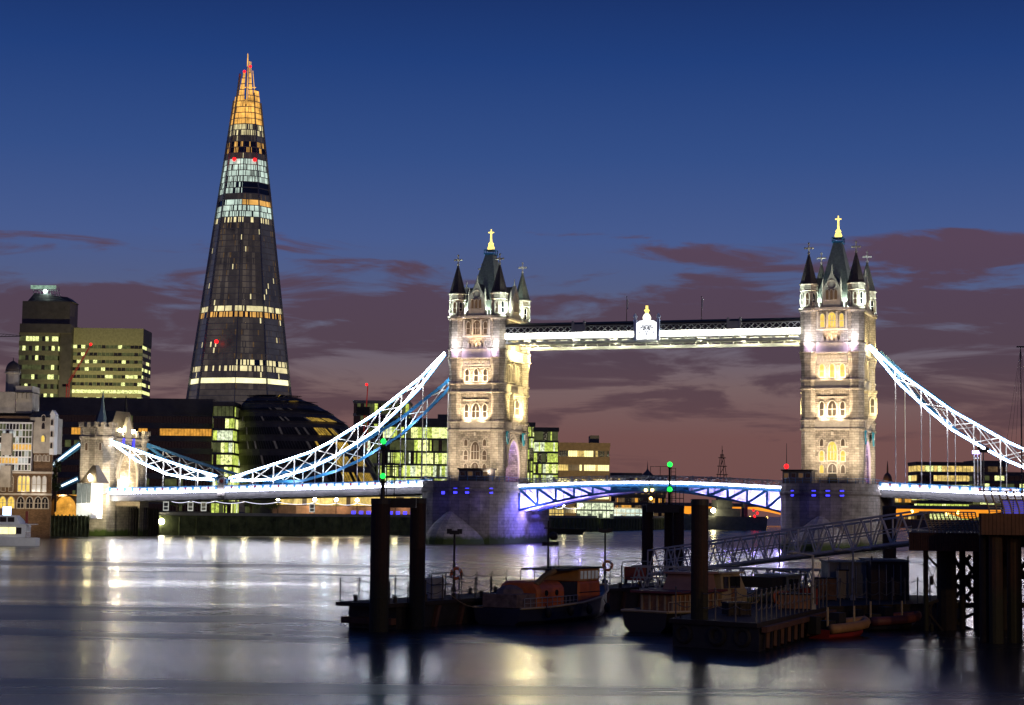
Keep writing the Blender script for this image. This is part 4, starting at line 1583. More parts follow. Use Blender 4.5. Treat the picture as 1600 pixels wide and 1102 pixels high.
# ------------------------------------------------------------------ the tall glass skyscraper
def shard():
    Y = 1246.0
    cx = XY(371, Y)
    t = thing('glass_skyscraper', 'very tall tapering glass skyscraper with a golden lit crown', 'skyscraper', (cx, Y, QZ), 0)
    zb = 0.0
    H = P(388, 97, Y).z - QZ
    s = Y / FPX
    half = 101 * s                            # half width at the foot
    # plan: irregular polygon, each side a leaning sheet of glass
    plan = [(-1.0, -.15), (-.72, -.62), (.02, -.86), (.62, -.70), (1.0, -.12), (.86, .62), (.1, .95), (-.8, .66)]
    NF = 76
    mats = [mat('tower_glass', (.10, .09, .095), .16, .55, var=.4, scale=.05), LDIMW, glow('shard_cream', (1.0, .86, .45), 1.0, .5, .08), glow('shard_white', (.80, 1.0, .86), .75, .6, .08),
            glow('shard_orange', (1.0, .52, .12), .8, .5, .08), glow('shard_gold', (1.0, .50, .10), 1.2, .7, .14), glow('shard_slab_glow', (.50, .40, .36), .035, base=(.16, .15, .15)), glow('shard_dim_band', (.52, .41, .34), .085, .8, .045, base=(.06, .055, .06)),  # slab and dim bands: faint glow put in for room light and reflected sky
            glow('shard_bright', (1.0, .92, .50), 1.5, .4, .08), glow('shard_dim_band_b', (.52, .42, .36), .055, .6, .045, base=(.07, .065, .07)), glow('shard_dim_band_c', (.56, .44, .34), .12, .6, .045, base=(.07, .065, .07)), glow('shard_side_glow', (.42, .38, .44), .075, .5, .05, base=(.05, .05, .05))]  # side glass: reflected sky put in as a faint purple glow

    def pickrow(fr, face, c, ncell, r):
        y = 97 + (1 - fr) * 697              # roughly the photo row this floor sits at
        x = (c + .5) / ncell
        q = r.random()
        if y < 200:
            return 5 if q < .82 else 4 if q < .93 else 1
        if y < 218:
            return 2 if q < .35 else 7
        if 232 < y < 247:
            return 4 if q < .25 else 0
        if 258 < y < 290:
            return 3 if q < .72 else 7 if q < .9 else 9
        if 298 < y < 312:
            return 3 if q < .5 and face <= 1 else 0
        if 318 < y < 328:
            return 3 if q < .6 and face == 1 else 4 if face > 1 and q < .8 else 0
        if 334 < y < 352:
            return 3 if q < .75 else 0
        if 352 < y < 360:
            return 2 if q < .3 else 7
        if 484 < y < 494:
            return 2 if q < .75 else 7
        if 500 < y < 506:
            return 4 if q < .5 else 0
        if 510 < y < 517:
            return 2 if q < .7 and face == 0 else 7
        if 519 < y < 528:
            return 4 if q < .85 else 0
        if 566 < y < 574 and face >= 2:
            return 2 if q < .7 else 0
        if 580 < y < 590:
            return 2 if q < .5 else 7
        if 600 < y < 609:
            return 8
        if y > 612:
            return 7
        if q < .012:
            return 2
        if q > .965:
            return 1
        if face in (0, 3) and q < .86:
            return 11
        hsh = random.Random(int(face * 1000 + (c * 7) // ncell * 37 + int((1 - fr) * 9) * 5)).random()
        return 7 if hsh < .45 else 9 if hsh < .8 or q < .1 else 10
    # width against height measured from the outline: straight taper to a narrow top
    def k(fr):
        return half * (1 - fr) + 12 * s * fr
    heads = [.925, .985, 1.0, .94, .92, .91, .93, .92]
    lean = [(-.1, 0), (.0, 0), (.05, 0), (.1, 0), (0, 0), (0, 0), (0, 0), (0, 0)]
    for fi in range(8):
        a, b = plan[fi], plan[(fi + 1) % 8]
        m = MB()
        ncell = max(6, int(34 * math.hypot(b[0] - a[0], b[1] - a[1])))
        top = int(NF * heads[fi])
        n = Vector((b[1] - a[1], -(b[0] - a[0]), 0)).normalized()
        for f in range(top):
            f0, f1 = f / NF, (f + 1) / NF
            za, zt = f0 * H, f1 * H
            for part_, (g0, g1) in (('glass', (0, .87)), ('slab', (.87, 1.0))):
                h0, h1 = f0 + (f1 - f0) * g0, f0 + (f1 - f0) * g1
                k0, k1 = k(h0), k(h1)
                nc = ncell if part_ == 'glass' else 1
                for c in range(nc):
                    e0, e1 = c / nc, (c + 1) / nc
                    if part_ == 'glass':
                        m.cur = pickrow(f0, min(fi, 3), c, nc, RND)
                    else:
                        m.cur = 6
                    if f0 > .885:            # the sheets part at the tip and run out to points
                        gp = min(1, (f0 - .885) / .03) * .26
                        wd_ = (1 - gp) * (1 - .82 * max(0.0, (f0 - .90) / .1))
                        if fi == 1:
                            e0, e1 = 1 - gp - wd_ * (1 - e0), 1 - gp - wd_ * (1 - e1)
                        if fi == 2:
                            e0, e1 = gp + e0 * wd_, gp + e1 * wd_
                    off = n * (.0 if part_ == 'glass' else .12)
                    A = [(a[0] + (b[0] - a[0]) * e, a[1] + (b[1] - a[1]) * e) for e in (e0, e1)]
                    m.poly([(A[0][0] * k0 + off.x, A[0][1] * k0 + off.y, h0 * H), (A[1][0] * k0 + off.x, A[1][1] * k0 + off.y, h0 * H),
                            (A[1][0] * k1 + off.x, A[1][1] * k1 + off.y, h1 * H), (A[0][0] * k1 + off.x, A[0][1] * k1 + off.y, h1 * H)])
        m.build('glass_facet', mats, t)
        # glass fin running up each corner beyond the facet
        m = MB()
        th = heads[fi] * .985
        ax = Vector((a[0], a[1], 0)).normalized()
        pts0 = Vector((a[0] * k(0), a[1] * k(0), 0)) + ax * .9
        pts1 = Vector((a[0] * k(th), a[1] * k(th), th * H)) + ax * .3
        m.sweep([pts0, pts1], 1.6, .3, ax)
        m.build('corner_fin', GREYP, t)
    m = MB()
    m.loft([[(x * k(0) * .93, y * k(0) * .93, 0) for x, y in plan], [(x * k(.9) * .85, y * k(.9) * .85, .9 * H) for x, y in plan]])
    m.build('core', mat('tower_core', (.10, .09, .09), .6), t)
    m = MB()                                 # spire lattice at the tip
    for x, y, z0_, z1_ in ((-6, -3, .84, .955), (0, -4, .86, 1.015), (5, -2, .86, 1.0), (9, 0, .85, .98), (-2, 3, .86, 1.02)):
        m.bar((x * .8, y, z0_ * H), (x * .35, y * .4, z1_ * H), .4, .4)
    for z in (.88, .91, .94):
        m.box(-5 * (1.1 - z) * 6, 6 * (1.1 - z) * 6, -2, -1.6, z * H, z * H + .5)
    m.build('spire_frame', mats[5], t)
    for px, py in ((366, 249), (398, 250), (338, 534), (391, 104), (382, 112)):
        q = MB()
        d = P(px, py, Y - half * .9)
        fr = (d.z - QZ) / H
        yy = -max(.3, (k(fr)) * .84) - .8
        d = P(px, py, Y + yy)
        q.ball((d.x - cx, yy, d.z - QZ), 1.35 if py > 200 else 1.0, 8, 5)
        q.build('warning_lamp', REDL, t)
    return t


shard()


# ------------------------------------------------------------------ leaning round hall
def round_hall():
    Y = 680.0
    t = thing('round_hall', 'dark leaning egg shaped glass hall with ringed floors, left of the near chain', 'city hall', (XY(450, Y), Y + 26, QZ), 0)
    s = Y / FPX
    rows = [(780, 368, 594), (755, 362, 586), (730, 358, 576), (705, 355, 564), (682, 353, 550), (660, 353, 532), (642, 354, 508), (627, 358, 482), (617, 366, 456), (612, 380, 432)]
    xs = XY(450, Y)

    def ring(px0, px1, z, k=1.0, n=40):
        x0, x1 = XY(px0, Y) - xs, XY(px1, Y) - xs
        c, r = (x0 + x1) / 2, (x1 - x0) / 2 * k
        return [(c + r * math.cos(2 * math.pi * i / n), r * .9 * math.sin(2 * math.pi * i / n), z) for i in range(n)]
    zz = [P(470, y, Y).z - QZ for y, _, _ in rows]
    m = MB()
    rings = [ring(rows[0][1], rows[0][2], 0)] + [ring(a, b, z) for (y, a, b), z in zip(rows, zz)]
    # stepped floor rings
    full = []
    for i in range(len(rings) - 1):
        full.append(rings[i])
        full.append([(p[0] * 1, p[1], p[2] - .35) for p in rings[i + 1]])
    full.append(rings[-1])
    m.loft(full)
    HALLG = mat('dark_louvred_glass', (.030, .026, .027), .55, var=.35, scale=.2, spec=.15)
    shell = m.build('shell', mat('hall_ring', (.085, .075, .075), .5, var=.3, scale=.2, spec=.15), t)
    for i in range(1, len(rows)):
        m = MB()
        (y0, a0, b0), (y1, a1, b1) = rows[i - 1], rows[i]
        z0_, z1_ = zz[i - 1] + .9, zz[i] - 1.5
        NW = 132
        r0, r1 = ring(a0, b0, z0_, 1.006, NW), ring(a0 + (a1 - a0) * .8, b0 + (b1 - b0) * .8, z1_, 1.006, NW)
        lo_, hi_ = {2: (300, 338), 3: (296, 335), 4: (306, 322), 5: (290, 318), 6: (292, 330)}.get(i, (0, 0))
        if i == 8:
            lo_, hi_ = 292, 304
        for j in range(NW):
            an = 360 * j / NW
            if not (180 <= an < 360):
                continue
            lit = (lo_ <= an < hi_ and RND.random() < .88) or RND.random() < .008
            m.cur = 1 if lit else 2 if RND.random() < .10 else 0
            j2 = (j + 1) % NW
            A, B_ = Vector(r0[j]), Vector(r0[j2])
            C, D = Vector(r1[j2]), Vector(r1[j])
            e = .12
            m.poly([A.lerp(B_, e), B_.lerp(A, e), C.lerp(D, e), D.lerp(C, e)])
        m.build('window_band', [HALLG, glow('hall_amber', (1.0, .62, .08), .42, .8, .5), glow('hall_dim', (.3, .25, .25), .10, .5, .3)], t)
    m = MB()
    m.box(28, 34, -4, 2, zz[5] + 1, zz[5] + 4)
    m.box(22, 27, -3, 2, zz[6], zz[6] + 3)
    m.build('roof_plant', DSTEEL, t)
    return t


round_hall()


# ------------------------------------------------------------------ cranes
REDC = glow('self_lit_red_paint', (.9, .05, .04), .16, base=(.4, .03, .02))  # light on the crane put in as a dim red glow


def crane(label, px, pytop, pybot, Y, jib, red=True, lamp=True):
    p0, p1 = P(px, pybot, Y), P(px, pytop, Y)
    t = thing('tower_crane', label, 'crane', (p0.x, Y, p0.z), 0)
    H = p1.z - p0.z
    w_ = .9
    m = MB()
    for sx in (-1, 1):
        for sy in (-1, 1):
            m.bar((sx * w_, sy * w_, 0), (sx * w_, sy * w_, H), .3, .3)
    n = int(H / 2.4)
    for i in range(n):
        z0_, z1_ = H * i / n, H * (i + 1) / n
        sg = 1 if i % 2 else -1
        m.bar((-w_ * sg, -w_, z0_), (w_ * sg, -w_, z1_), .2, .2)
    m.build('mast', REDC if red else DSTEEL, t)
    m = MB()
    x1, z1 = jib
    m.bar((0, 0, H - 1), (x1, 0, H + z1), .5, .5)
    m.bar((0, 0, H + 2), (x1, 0, H + z1 + .6), .3, .3)
    for i in range(10):
        f0, f1 = i / 10, (i + 1) / 10
        m.bar((x1 * f0, 0, H - 1 + (z1 + 1) * f0), (x1 * f1, 0, H + 2 + (z1 - 1.4) * f1), .2, .2)
    m.build('jib', REDC if red else DSTEEL, t)
    m = MB()
    m.box(-x1 * .25, 0, -.8, .8, H - 2, H - .2)
    m.build('counterweight', DSTEEL, t)
    if lamp:
        m = MB()
        m.ball((x1 if abs(x1) > 12 else 0, 0, H + (z1 if abs(x1) > 12 else z1) + .8), 1.0 if Y > 1000 else .7, 8, 5)
        m.build('warning_lamp', REDL, t)
    return t


crane('slanting red crane jib with a red lamp in front of the hospital block', 105, 600, 640, 1350, (15.5, 28))
crane('red tower crane with a red lamp above the pale glass block', 571, 640, 700, 960, (.6, 12))
crane('dark crane jib reaching in from the edge of the photo beside the hospital tower', -25, 524, 640, 1400, (26, -.5), False, False)

# ------------------------------------------------------------------ brewery building and glass block on the left
Yb = 442.0
sb = Yb / FPX


def bx(px):
    return XY(px, Yb)


t = thing('brewery_building', 'old riverside brewery with brick arches, white glazed bays and a domed cupola', 'riverside building', (bx(40), Yb, 0), 0)


def bz(py, px=40):
    return P(px, py, Yb).z


m = MB()
bk = lambda px, d: XY(px, Yb + d) - bx(40)
m.prism([(bk(-40, 0), 0), (bk(79, 0), 0), (bk(80, 22), 22), (bk(-40, 22), 22)], -.5, bz(738))
m.prism([(bk(48, 1), 1), (bk(79, 1), 1), (bk(80, 20), 20), (bk(48, 20), 20)], bz(738), bz(708))
m.box(bx(-40) - bx(40), bx(48) - bx(40), 1, 20, bz(738), bz(650))
m.build('brick_wall', BRICK, t)
m = MB()
m.box(bx(-40) - bx(40), bx(80.5) - bx(40), -.3, .8, bz(740), bz(737) + .01)
m.box(bx(-40) - bx(40), bx(80.5) - bx(40), -.25, -.01, bz(774), bz(771))
m.build('string_course', TRIM, t)
m = MB()
x0, x1 = bx(42) - bx(40), bx(79) - bx(40)
m.box(x0, x1, .3, 9, bz(708), bz(652))
m.build('white_tower', CREAM, t)
m = MB()
xa = bx(74) - bx(40)
m.box(xa, x1 + .3, .0, 3.2, bz(710), bz(648))
m.loft([[(xa - .2, .0, bz(648)), (x1 + .5, .0, bz(648)), ((xa + x1) / 2, .0, bz(640))], [(xa - .2, 3.2, bz(648)), (x1 + .5, 3.2, bz(648)), ((xa + x1) / 2, 3.2, bz(640))]])
m.build('hoist_bay', WHITE, t)
m = MB()
m.loft([[(x0 - .4, -.2, bz(652)), (xa, -.2, bz(652)), (xa, 9.4, bz(652)), (x0 - .4, 9.4, bz(652))], [(x0, 4, bz(641)), (xa, 4, bz(641)), (xa, 5, bz(641)), (x0, 5, bz(641))]])
m.build('tower_roof', DSLATE, t)
m = MB()
x0, x1 = bx(-40) - bx(40), bx(47) - bx(40)
m.box(x0, x1, -.5, 1, bz(736), bz(660))
gz = m.build('glazed_front', WHITE, t)
GMb = [GLASSD, LDIMG, glow('flat_orange', (1.0, .55, .10), .85, .5, .5), glow('flat_white', (.9, .95, .9), .5, .6, .5)]
for k in range(7):
    m = MB()
    y0, y1 = 735 - k * 10.6, 735 - k * 10.6 - 8.6
    for c in range(17):
        a = -40 + 87 * c / 17
        m.cur = 2 if (k == 3 and c > 10) or (k == 1 and c < 13 and c > 6) else 3 if RND.random() < .25 else 1 if RND.random() < .5 else 0
        xa_, xb_ = bx(a + .5) - bx(40), bx(a + 4.4) - bx(40)
        m.poly([(xa_, -.54, bz(y0)), (xb_, -.54, bz(y0)), (xb_, -.54, bz(y1)), (xa_, -.54, bz(y1))])
    m.build('window_band', GMb, gz)
m = MB()
for a, b, c, d in ((2, 18, 712, 678), (2, 18, 762, 728), (-26, -12, 720, 680)):
    m.box(bx(a) - bx(40), bx(b) - bx(40), -2.2, -.52, bz(c), bz(d))
m.build('hoist_cabin', CREAM, t)
m = MB()
m.loft([[(x0, -.6, bz(660)), (x1 + .3, -.6, bz(660)), (x1 + .3, 20, bz(660)), (x0, 20, bz(660))], [(x0, 5, bz(640)), (x1 - 2, 5, bz(640)), (x1 - 2, 14, bz(640)), (x0, 14, bz(640))]])
m.build('mansard_roof', DSLATE, t)
m = MB()
m.box(bx(12) - bx(40), bx(39) - bx(40), 3, 10, bz(645), bz(602))
m.box(bx(-18) - bx(40), bx(14) - bx(40), 2, 11, bz(645), bz(612))
for a in (15, 22, 29, 36):
    m.box(bx(a) - bx(40) - .2, bx(a) - bx(40) + .2, 2.5, 3, bz(622), bz(612))
m.build('roof_lantern', CREAM, t)
m = MB()
m.box(bx(10) - bx(40), bx(41) - bx(40), 2.4, 10.5, bz(613), bz(611.5))
m.build('balcony', DSTEEL, t)
m = MB()
cxx = bx(2) - bx(40)
m.lathe([(1.6, bz(612)), (1.6, bz(582)), (1.95, bz(581)), (1.95, bz(579)), (1.7, bz(578.5))], cxx, 6, 8)
cu = m.build('cupola', CREAM, t)
m = MB()
rr = 1.75
m.lathe([(rr * math.cos(i * math.pi / 14), bz(578.5) + rr * 1.45 * math.sin(i * math.pi / 14)) for i in range(7)] + [(.12, bz(578.5) + rr * 1.5), (.05, bz(556))], cxx, 6, 12)
m.build('dome', DSLATE, cu, smooth=True)
for px in (-20, -8, 4, 16, 30, 36, 42, 52, 59, 68):
    lit = px in (30, 36, 42)
    window(t, (bx(px) - bx(40), -.02, bz(768)), 0, .9, (768 - 744) * sb, WINY if lit else (WHITE if px > 45 else WIND), 1)
for px in (-25, -10, 4, 17, 32, 46, 59, 70):
    window(t, (bx(px) - bx(40), -.02, bz(794)), 0, 1.5, 2.6, WINY if px in (4, 17) else GLASSD, 2)
for px in (52, 58, 65, 71):
    window(t, (bx(px) - bx(40), .98, bz(720)), 0, .6, 1.4, WIND, 1)
for px, py in ((63, 690), (63, 670), (63, 650 + 8)):
    window(t, (bx(px) - bx(40), .28, bz(py)), 0, .8, 1.5, WINY if py == 690 else GLASSD, 1)
for py in (700, 682, 664):
    window(t, (bx(77) - bx(40), -.02, bz(py)), 0, .5, 1.3, GLASSD, 1)
lampobj('SPOT', (bx(40) - bx(40), -18, 3), (1.0, .78, .5), 9000, t, .4, (0, 0, 16), 110, .9)
lampobj('SPOT', (bx(20) - bx(40), -22, 14), (1.0, .86, .74), 11000, t, .4, (0, 0, 28), 90, .9)
for px in (36, 52, 59, 68):
    lampobj('POINT', (bx(px) - bx(40), -.7, bz(769)), (1.0, .95, .85), 18, t, .1)

# brick viaduct arch between brewery and gatehouse, glowing inside
t = thing('approach_arch', 'low brick approach arch glowing orange beside the brewery building', 'arch', (XY(98, 470), 470, 0), 0)
m = MB()
zt = P(98, 776, 470).z
a = arch_pts(6.6, 5.6, 6)
z0_ = P(98, 808, 470).z
prof = [(-4.2, z0_), (-4.2, zt), (4.6, zt), (4.6, z0_)] + [(x, z + z0_) for x, z in a[1:]] + [(a[0][0], z0_)]
m.loft([[(x, 0, z) for x, z in prof], [(x, 6, z) for x, z in prof]])
m.build('arch_wall', BRICK, t)
m = MB()
m.poly([(-3.4, 5.5, z0_), (3.4, 5.5, z0_), (3.4, 5.5, z0_ + 5.6), (-3.4, 5.5, z0_ + 5.6)])
m.build('lit_room', LORNG, t)
lampobj('POINT', (0, 3, z0_ + 3), (1.0, .55, .12), 120, t, .2)


# sheet-pile walls at the foot of the brewery and gatehouse
def pilewall(label, px0, px1, Y0, Y1, z1, n, mt):
    a, b = Vector((XY(px0, Y0), Y0, 0)), Vector((XY(px1, Y1), Y1, 0))
    d = (b - a) / n
    nr = Vector((d.y, -d.x, 0)).normalized()
    m = MB()
    m.bar(a + Vector((0, 0, z1 / 2 - .4)), b + Vector((0, 0, z1 / 2 - .4)), .5, z1 + .8, nr)
    for i in range(n + 1):
        p = a + d * i + nr * .4
        m.tube((p.x, p.y, -.5), (p.x, p.y, z1 + RND.uniform(.1, .5)), .22, n=6)
    o = m.build('pile_wall', mt)
    tag(o, label, 'river wall')


pilewall('weedy green timber pile wall below the glowing arch', 66, 138, 458, 464, P(100, 806, 460).z, 12, MOSSW)
pilewall('dark timber pile wall under the bridge by the gatehouse', 158, 246, 478, 500, P(200, 795, 485).z, 22, TIMBER)


# ------------------------------------------------------------------ riverside walk: lamps, trees, pavilion
def bankpt(px, inland=3.0):
    best = None
    for a, b in zip(bank, bank[1:]):
        for i in range(60):
            p = a.lerp(b, i / 60)
            p = p + Vector((0, inland, 0))
            e = abs(p.x / p.y - ray(px, 799).x / ray(px, 799).y)
            if best is None or e < best[0]:
                best = (e, p)
    return best[1]


lampx = [262, 299, 336, 382, 433, 490, 524, 557, 619, 850, 866, 882, 908]
lm_post = MB()
lm_post.tube((0, 0, 0), (0, 0, 4.6), .11, .07, 6)
lm_post.lathe([(.3, 0), (.22, .6), (.1, .8)], 0, 0, 6)
lm_post.lathe([(.1, 4.6), (.32, 4.75), (.1, 4.85)], 0, 0, 6)
pm = lm_post.data('post', DSTEEL)
gm = MB()
gm.ball((0, 0, 5.2), .52, 10, 6)
gm = gm.data('lamp_globe', LAMP)
where = ['beside the gatehouse arch', 'second from the gatehouse', 'under the chain joint', 'in front of the dark bank trees', 'near the lit pavilion end', 'in front of the lit pavilion', 'before the middle of the pavilion', 'before the right end of the pavilion', 'seen between the two big mooring piles', 'just right of the left pier', 'second right of the left pier', 'third right of the left pier', 'last of the lights right of the left pier']
lps = []
for px, wh in zip(lampx, where):
    p = bankpt(px, 2.0)
    t = thing('promenade_lamp', 'glowing riverside lamp post %s' % wh, 'street lamp', (p.x, p.y, QZ), 0, 'lamps along the riverside walk')
    link('post', pm, t)
    link('lamp_globe', gm, t)
    lps.append(p)
for i, (a, b) in enumerate(zip(lps[:9], lps[1:9])):
    pass
FEST = glow('festoon', (.80, .80, 1.0), 1.6)
for run, lab in ((list(zip(lps[:8], lps[1:9])), 'long string of small white lights hanging between the lamps left of the left pier'), (list(zip(lps[9:12], lps[10:13])), 'short string of small white lights hanging between the lamps right of the left pier')):
    m = MB()
    for a, b in run:
        pts = []
        for i in range(13):
            f = i / 12
            q = a.lerp(b, f)
            pts.append((q.x, q.y, QZ + 4.3 - 0.6 * 4 * f * (1 - f)))
        m.path(pts, .07, 4)
    tag(m.build('festoon_lights', FEST), lab, 'string lights')
# one very bright floodlight at the water's edge
p = bankpt(252, -.5)
t = thing('wall_floodlight', 'very bright floodlight on the river wall below the bridge end', 'floodlight', (p.x, p.y - .4, 3.6), 0)
m = MB()
m.box(-.4, .4, -.1, .4, -.3, .3)
m.build('housing', DSTEEL, t)
m = MB()
m.ball((0, -.3, 0), .75, 10, 6)
m.build('lens', glow('flood_lens', (1.0, .92, .62), 60, sample=True), t)


def tree(label, x, y, z, H, R_, seed, n=700):
    r = random.Random(seed)
    t = thing('plane_tree', label, 'tree', (x, y, z), r.uniform(0, 6), 'trees along the south bank')
    m = MB()
    m.path([(0, 0, 0), (.1, .05, H * .3), (.0, .1, H * .62), (.1, 0, H * .85)], .28, 7)
    for i in range(7):
        a = r.uniform(0, 6.28)
        z0 = H * r.uniform(.3, .6)
        m.tube((0, 0, z0), (math.cos(a) * R_ * .7, math.sin(a) * R_ * .7, z0 + H * .28), .12, .04, 5)
    m.build('trunk', BARK, t)
    m = MB()
    cl = []
    for i in range(16):
        a, q = r.uniform(0, 6.28), r.random() ** .6
        cl.append((math.cos(a) * R_ * q * .75, math.sin(a) * R_ * q * .75, H * (.42 + .5 * r.random()), R_ * r.uniform(.25, .42)))
    for i in range(n):
        cx, cy, cz_, cr = r.choice(cl)
        d = Vector((r.gauss(0, 1), r.gauss(0, 1), r.gauss(0, 1))).normalized() * cr * r.random() ** .4
        c = Vector((cx, cy, cz_)) + d
        a = Vector((r.gauss(0, 1), r.gauss(0, 1), r.gauss(0, 1))).normalized()
        b = a.orthogonal().normalized()
        s_ = r.uniform(.16, .34)
        m.poly([c - a * s_, c + b * s_ * .6, c + a * s_, c - b * s_ * .6])
    m.build('crown', LEAF, t)


for i, (px, inl, h, lab) in enumerate(((276, 22, 8, 'bank tree nearest the gatehouse, dark below the deck'), (312, 26, 7.5, 'dark bank tree left of the chain joint'), (352, 24, 8, 'dark bank tree right below the chain joint'),
                                       (392, 27, 7.6, 'dark bank tree left of the lit pavilion'), (425, 24, 7.2, 'dark bank tree hard against the lit pavilion'), (905, 30, 9, 'bank tree behind the lamps right of the left pier'))):
    p = bankpt(px, inl)
    tree(lab, p.x, p.y, QZ, h, h * .42, 40 + i)
p = Vector((XY(86, 462), 462, 0))
tree('green lit tree between the brewery and the gatehouse', p.x, p.y, 6, 13, 2.6, 77, 1200)

# lit pavilion by the promenade
pa, pb = bankpt(462, 16), bankpt(660, 22)
t = thing('riverside_pavilion', 'long low pavilion with yellow glazed upper floor on the riverside walk', 'pavilion', (pa.x, pa.y, QZ), math.atan2(pb.y - pa.y, pb.x - pa.x))
Lp = (pb - pa).length
m = MB()
m.box(0, Lp, 0, 9, 0, 3.4)
m.build('wall', mat('peach_render', (.50, .28, .18), .8), t)
m = MB()
m.box(-1, Lp + 1, -1, 10, 6.6, 7.0)
m.build('roof', GREYP, t)
m = MB()
n = 30
for i in range(n):
    m.cur = 0 if RND.random() < .75 else 1
    m.box(Lp * (i + .06) / n, Lp * (i + .94) / n, 1.0, 8, 3.6, 6.5)
m.build('glazing', [LWARM, LDIMW], t)
m = MB()
for i in range(9):
    x = Lp * .42 + i * Lp * .06
    m.box(x, x + Lp * .03, -.12, -.01, .6, 2.0)
m.build('blue_window', BLUEL, t)
for i in range(4):
    lampobj('POINT', (Lp * (.1 + .25 * i), -3, 3.5), (1.0, .70, .42), 350, t, .2)
for px, lab in ((258, 'white poster stand right of the gatehouse wall'), (298, 'white poster stand under the second riverside lamp'), (318, 'white poster stand between the second and third riverside lamps'), (488, 'white poster stand before the lit pavilion')):
    p = bankpt(px, 1.4)
    t = thing('poster_stand', lab, 'sign', (p.x, p.y, QZ + 1.0), 0, 'poster stands on the riverside walk')
    m = MB()
    m.box(-.75, .75, -.08, .08, .5, 3.0)
    m.build('board', glow('lit_poster', (.9, .92, .85), .55, .3, 1.5), t)
    m = MB()
    m.box(-.55, .55, -.11, -.081, .8, 1.5)
    m.box(-.55, .55, -.11, -.081, 1.7, 2.7)
    m.build('poster', mat('poster_grey', (.12, .12, .13), .7, var=.6, scale=3), t)
    m = MB()
    m.box(-.6, -.5, -.06, .06, -1.0, .5)
    m.box(.5, .6, -.06, .06, -1.0, .5)
    m.build('leg', DSTEEL, t)

# ------------------------------------------------------------------ far river: bridge, warship, skyline
t = thing('far_road_bridge', 'long low road bridge far upriver glowing orange underneath', 'bridge', (0, 1250, 0), 0)
xa, xb = XY(860, 1250), XY(1640, 1250)
m = MB()
m.box(xa, xb, 0, 30, 12.2, 13.6)
m.build('road_deck', CONC, t)
m = MB()
m.box(xa, xb, -.3, -.01, 13.2, 14.6)
m.build('parapet', CONC, t)
m = MB()
for px in (1068, 1240, 1405):
    x = XY(px, 1250)
    m.box(x - 3, x + 3, 1, 29, -1, 9)
m.build('pier', CONC, t)
m = MB()
xs_ = [XY(p_, 1250) for p_ in (860, 985, 1068, 1240, 1405, 1520, 1640)]
for a, b in zip(xs_, xs_[1:]):
    ring = []
    for i in range(13):
        f = i / 12
        x = a + (b - a) * f
        zlo = 11.2 - 5.0 * abs(2 * f - 1) ** 2
        ring.append([(x, .5, 12.19), (x, 29, 12.19), (x, 29, zlo), (x, .5, zlo)])
    m.loft(ring)
m.build('arch_rib', glow('orange_glow_soffit', (1.0, .33, .02), 1.1, .25, .05), t)  # lamplight under the arches put in as the ribs' own glow

t = thing('grey_warship', 'grey moored warship with red lamps and a lattice mast, upriver below the bridge span', 'ship', (XY(1128, 900), 900, 0), rad(20))
m = MB()
rings = []
for x, hw, zt in ((-24, .5, 8), (-18, 4, 7), (-6, 6.5, 6.4), (10, 6.5, 6.2), (22, 4.5, 6.4)):
    rings.append([(x, -hw, zt), (x, hw, zt), (x, hw * .8, 0), (x, -hw * .8, 0)])
m.loft(rings)
m.build('hull', mat('warship_grey', (.17, .18, .18), .6), t)
m = MB()
m.box(-6, 8, -4, 4, 6.2, 10)
m.box(-4, 4, -3, 3, 10, 14)
m.box(-2, 2, -2.4, 2.4, 14, 18)
m.lathe([(1.6, 6), (1.5, 16)], 12, 0, 10)
m.build('superstructure', mat('warship_upper', (.14, .15, .15), .6), t)
m = MB()
for sx in (-1, 1):
    for sy in (-1, 1):
        m.bar((sx * 2.4, sy * 2, 18), (sx * .5, sy * .5, 36), .22, .22)
for z in (22, 26, 30, 34):
    k = (36 - z) / 18
    m.box(-2.4 * k - 1.6, 2.4 * k + 1.6, -.3, .3, z, z + .35)
    m.bar((-2.4 * k, 0, z), (2.2 * k, 0, z + 4), .25, .25)
m.tube((0, 0, 36), (0, 0, 40), .2, .1, 5)
m.build('lattice_mast', DSTEEL, t)
for x, z in ((14, 9.5), (14.5, 6.5), (16, 8)):
    m = MB()
    m.ball((x, -5.5, z), .7, 6, 4)
    m.build('red_lamp', REDL, t)
m = MB()
m.ball((-8, -7, 9), 1.1, 8, 5)
m.build('deck_lamp', LAMP, t)

skyl = [('distant_block', 'low distant block with a few yellow lights right of the brown office', 955, 1003, 739, 1200, [GLASSD, LDIMW, LWARM]),
        ('distant_block', 'dark distant block below the small spire upriver', 1000, 1042, 743, 1300, [GLASSD, LDIMW, LWARM]),
        ('distant_block', 'brown waterfront block under the middle of the road span', 965, 1040, 772, 1100, [GLASSD, LDIMW, LORNG]),
        ('distant_block', 'pale block with yellow glazed top floors right of the right tower', 1432, 1524, 722, 1400, [GLASSD, LGREEN, LLIME, LWARM]),
        ('distant_block', 'dark wide block with dim green floors at the right edge of the photo', 1530, 1640, 738, 1300, [GLASSD, LDIMG, LLIME, LDIMG]),
        ('distant_block', 'taller grey stone block behind the violet lamp', 1520, 1575, 720, 1500, [GLASSD, LDIMW]),
        ('distant_block', 'orange lit waterfront block under the right side span', 1398, 1470, 772, 1420, [LORNG, LDIMW, LWARM]),
        ('distant_block', 'warm lit waterfront block under the right side span, next to the timber pier', 1474, 1545, 773, 1440, [LDIMW, LORNG, GLASSD])]
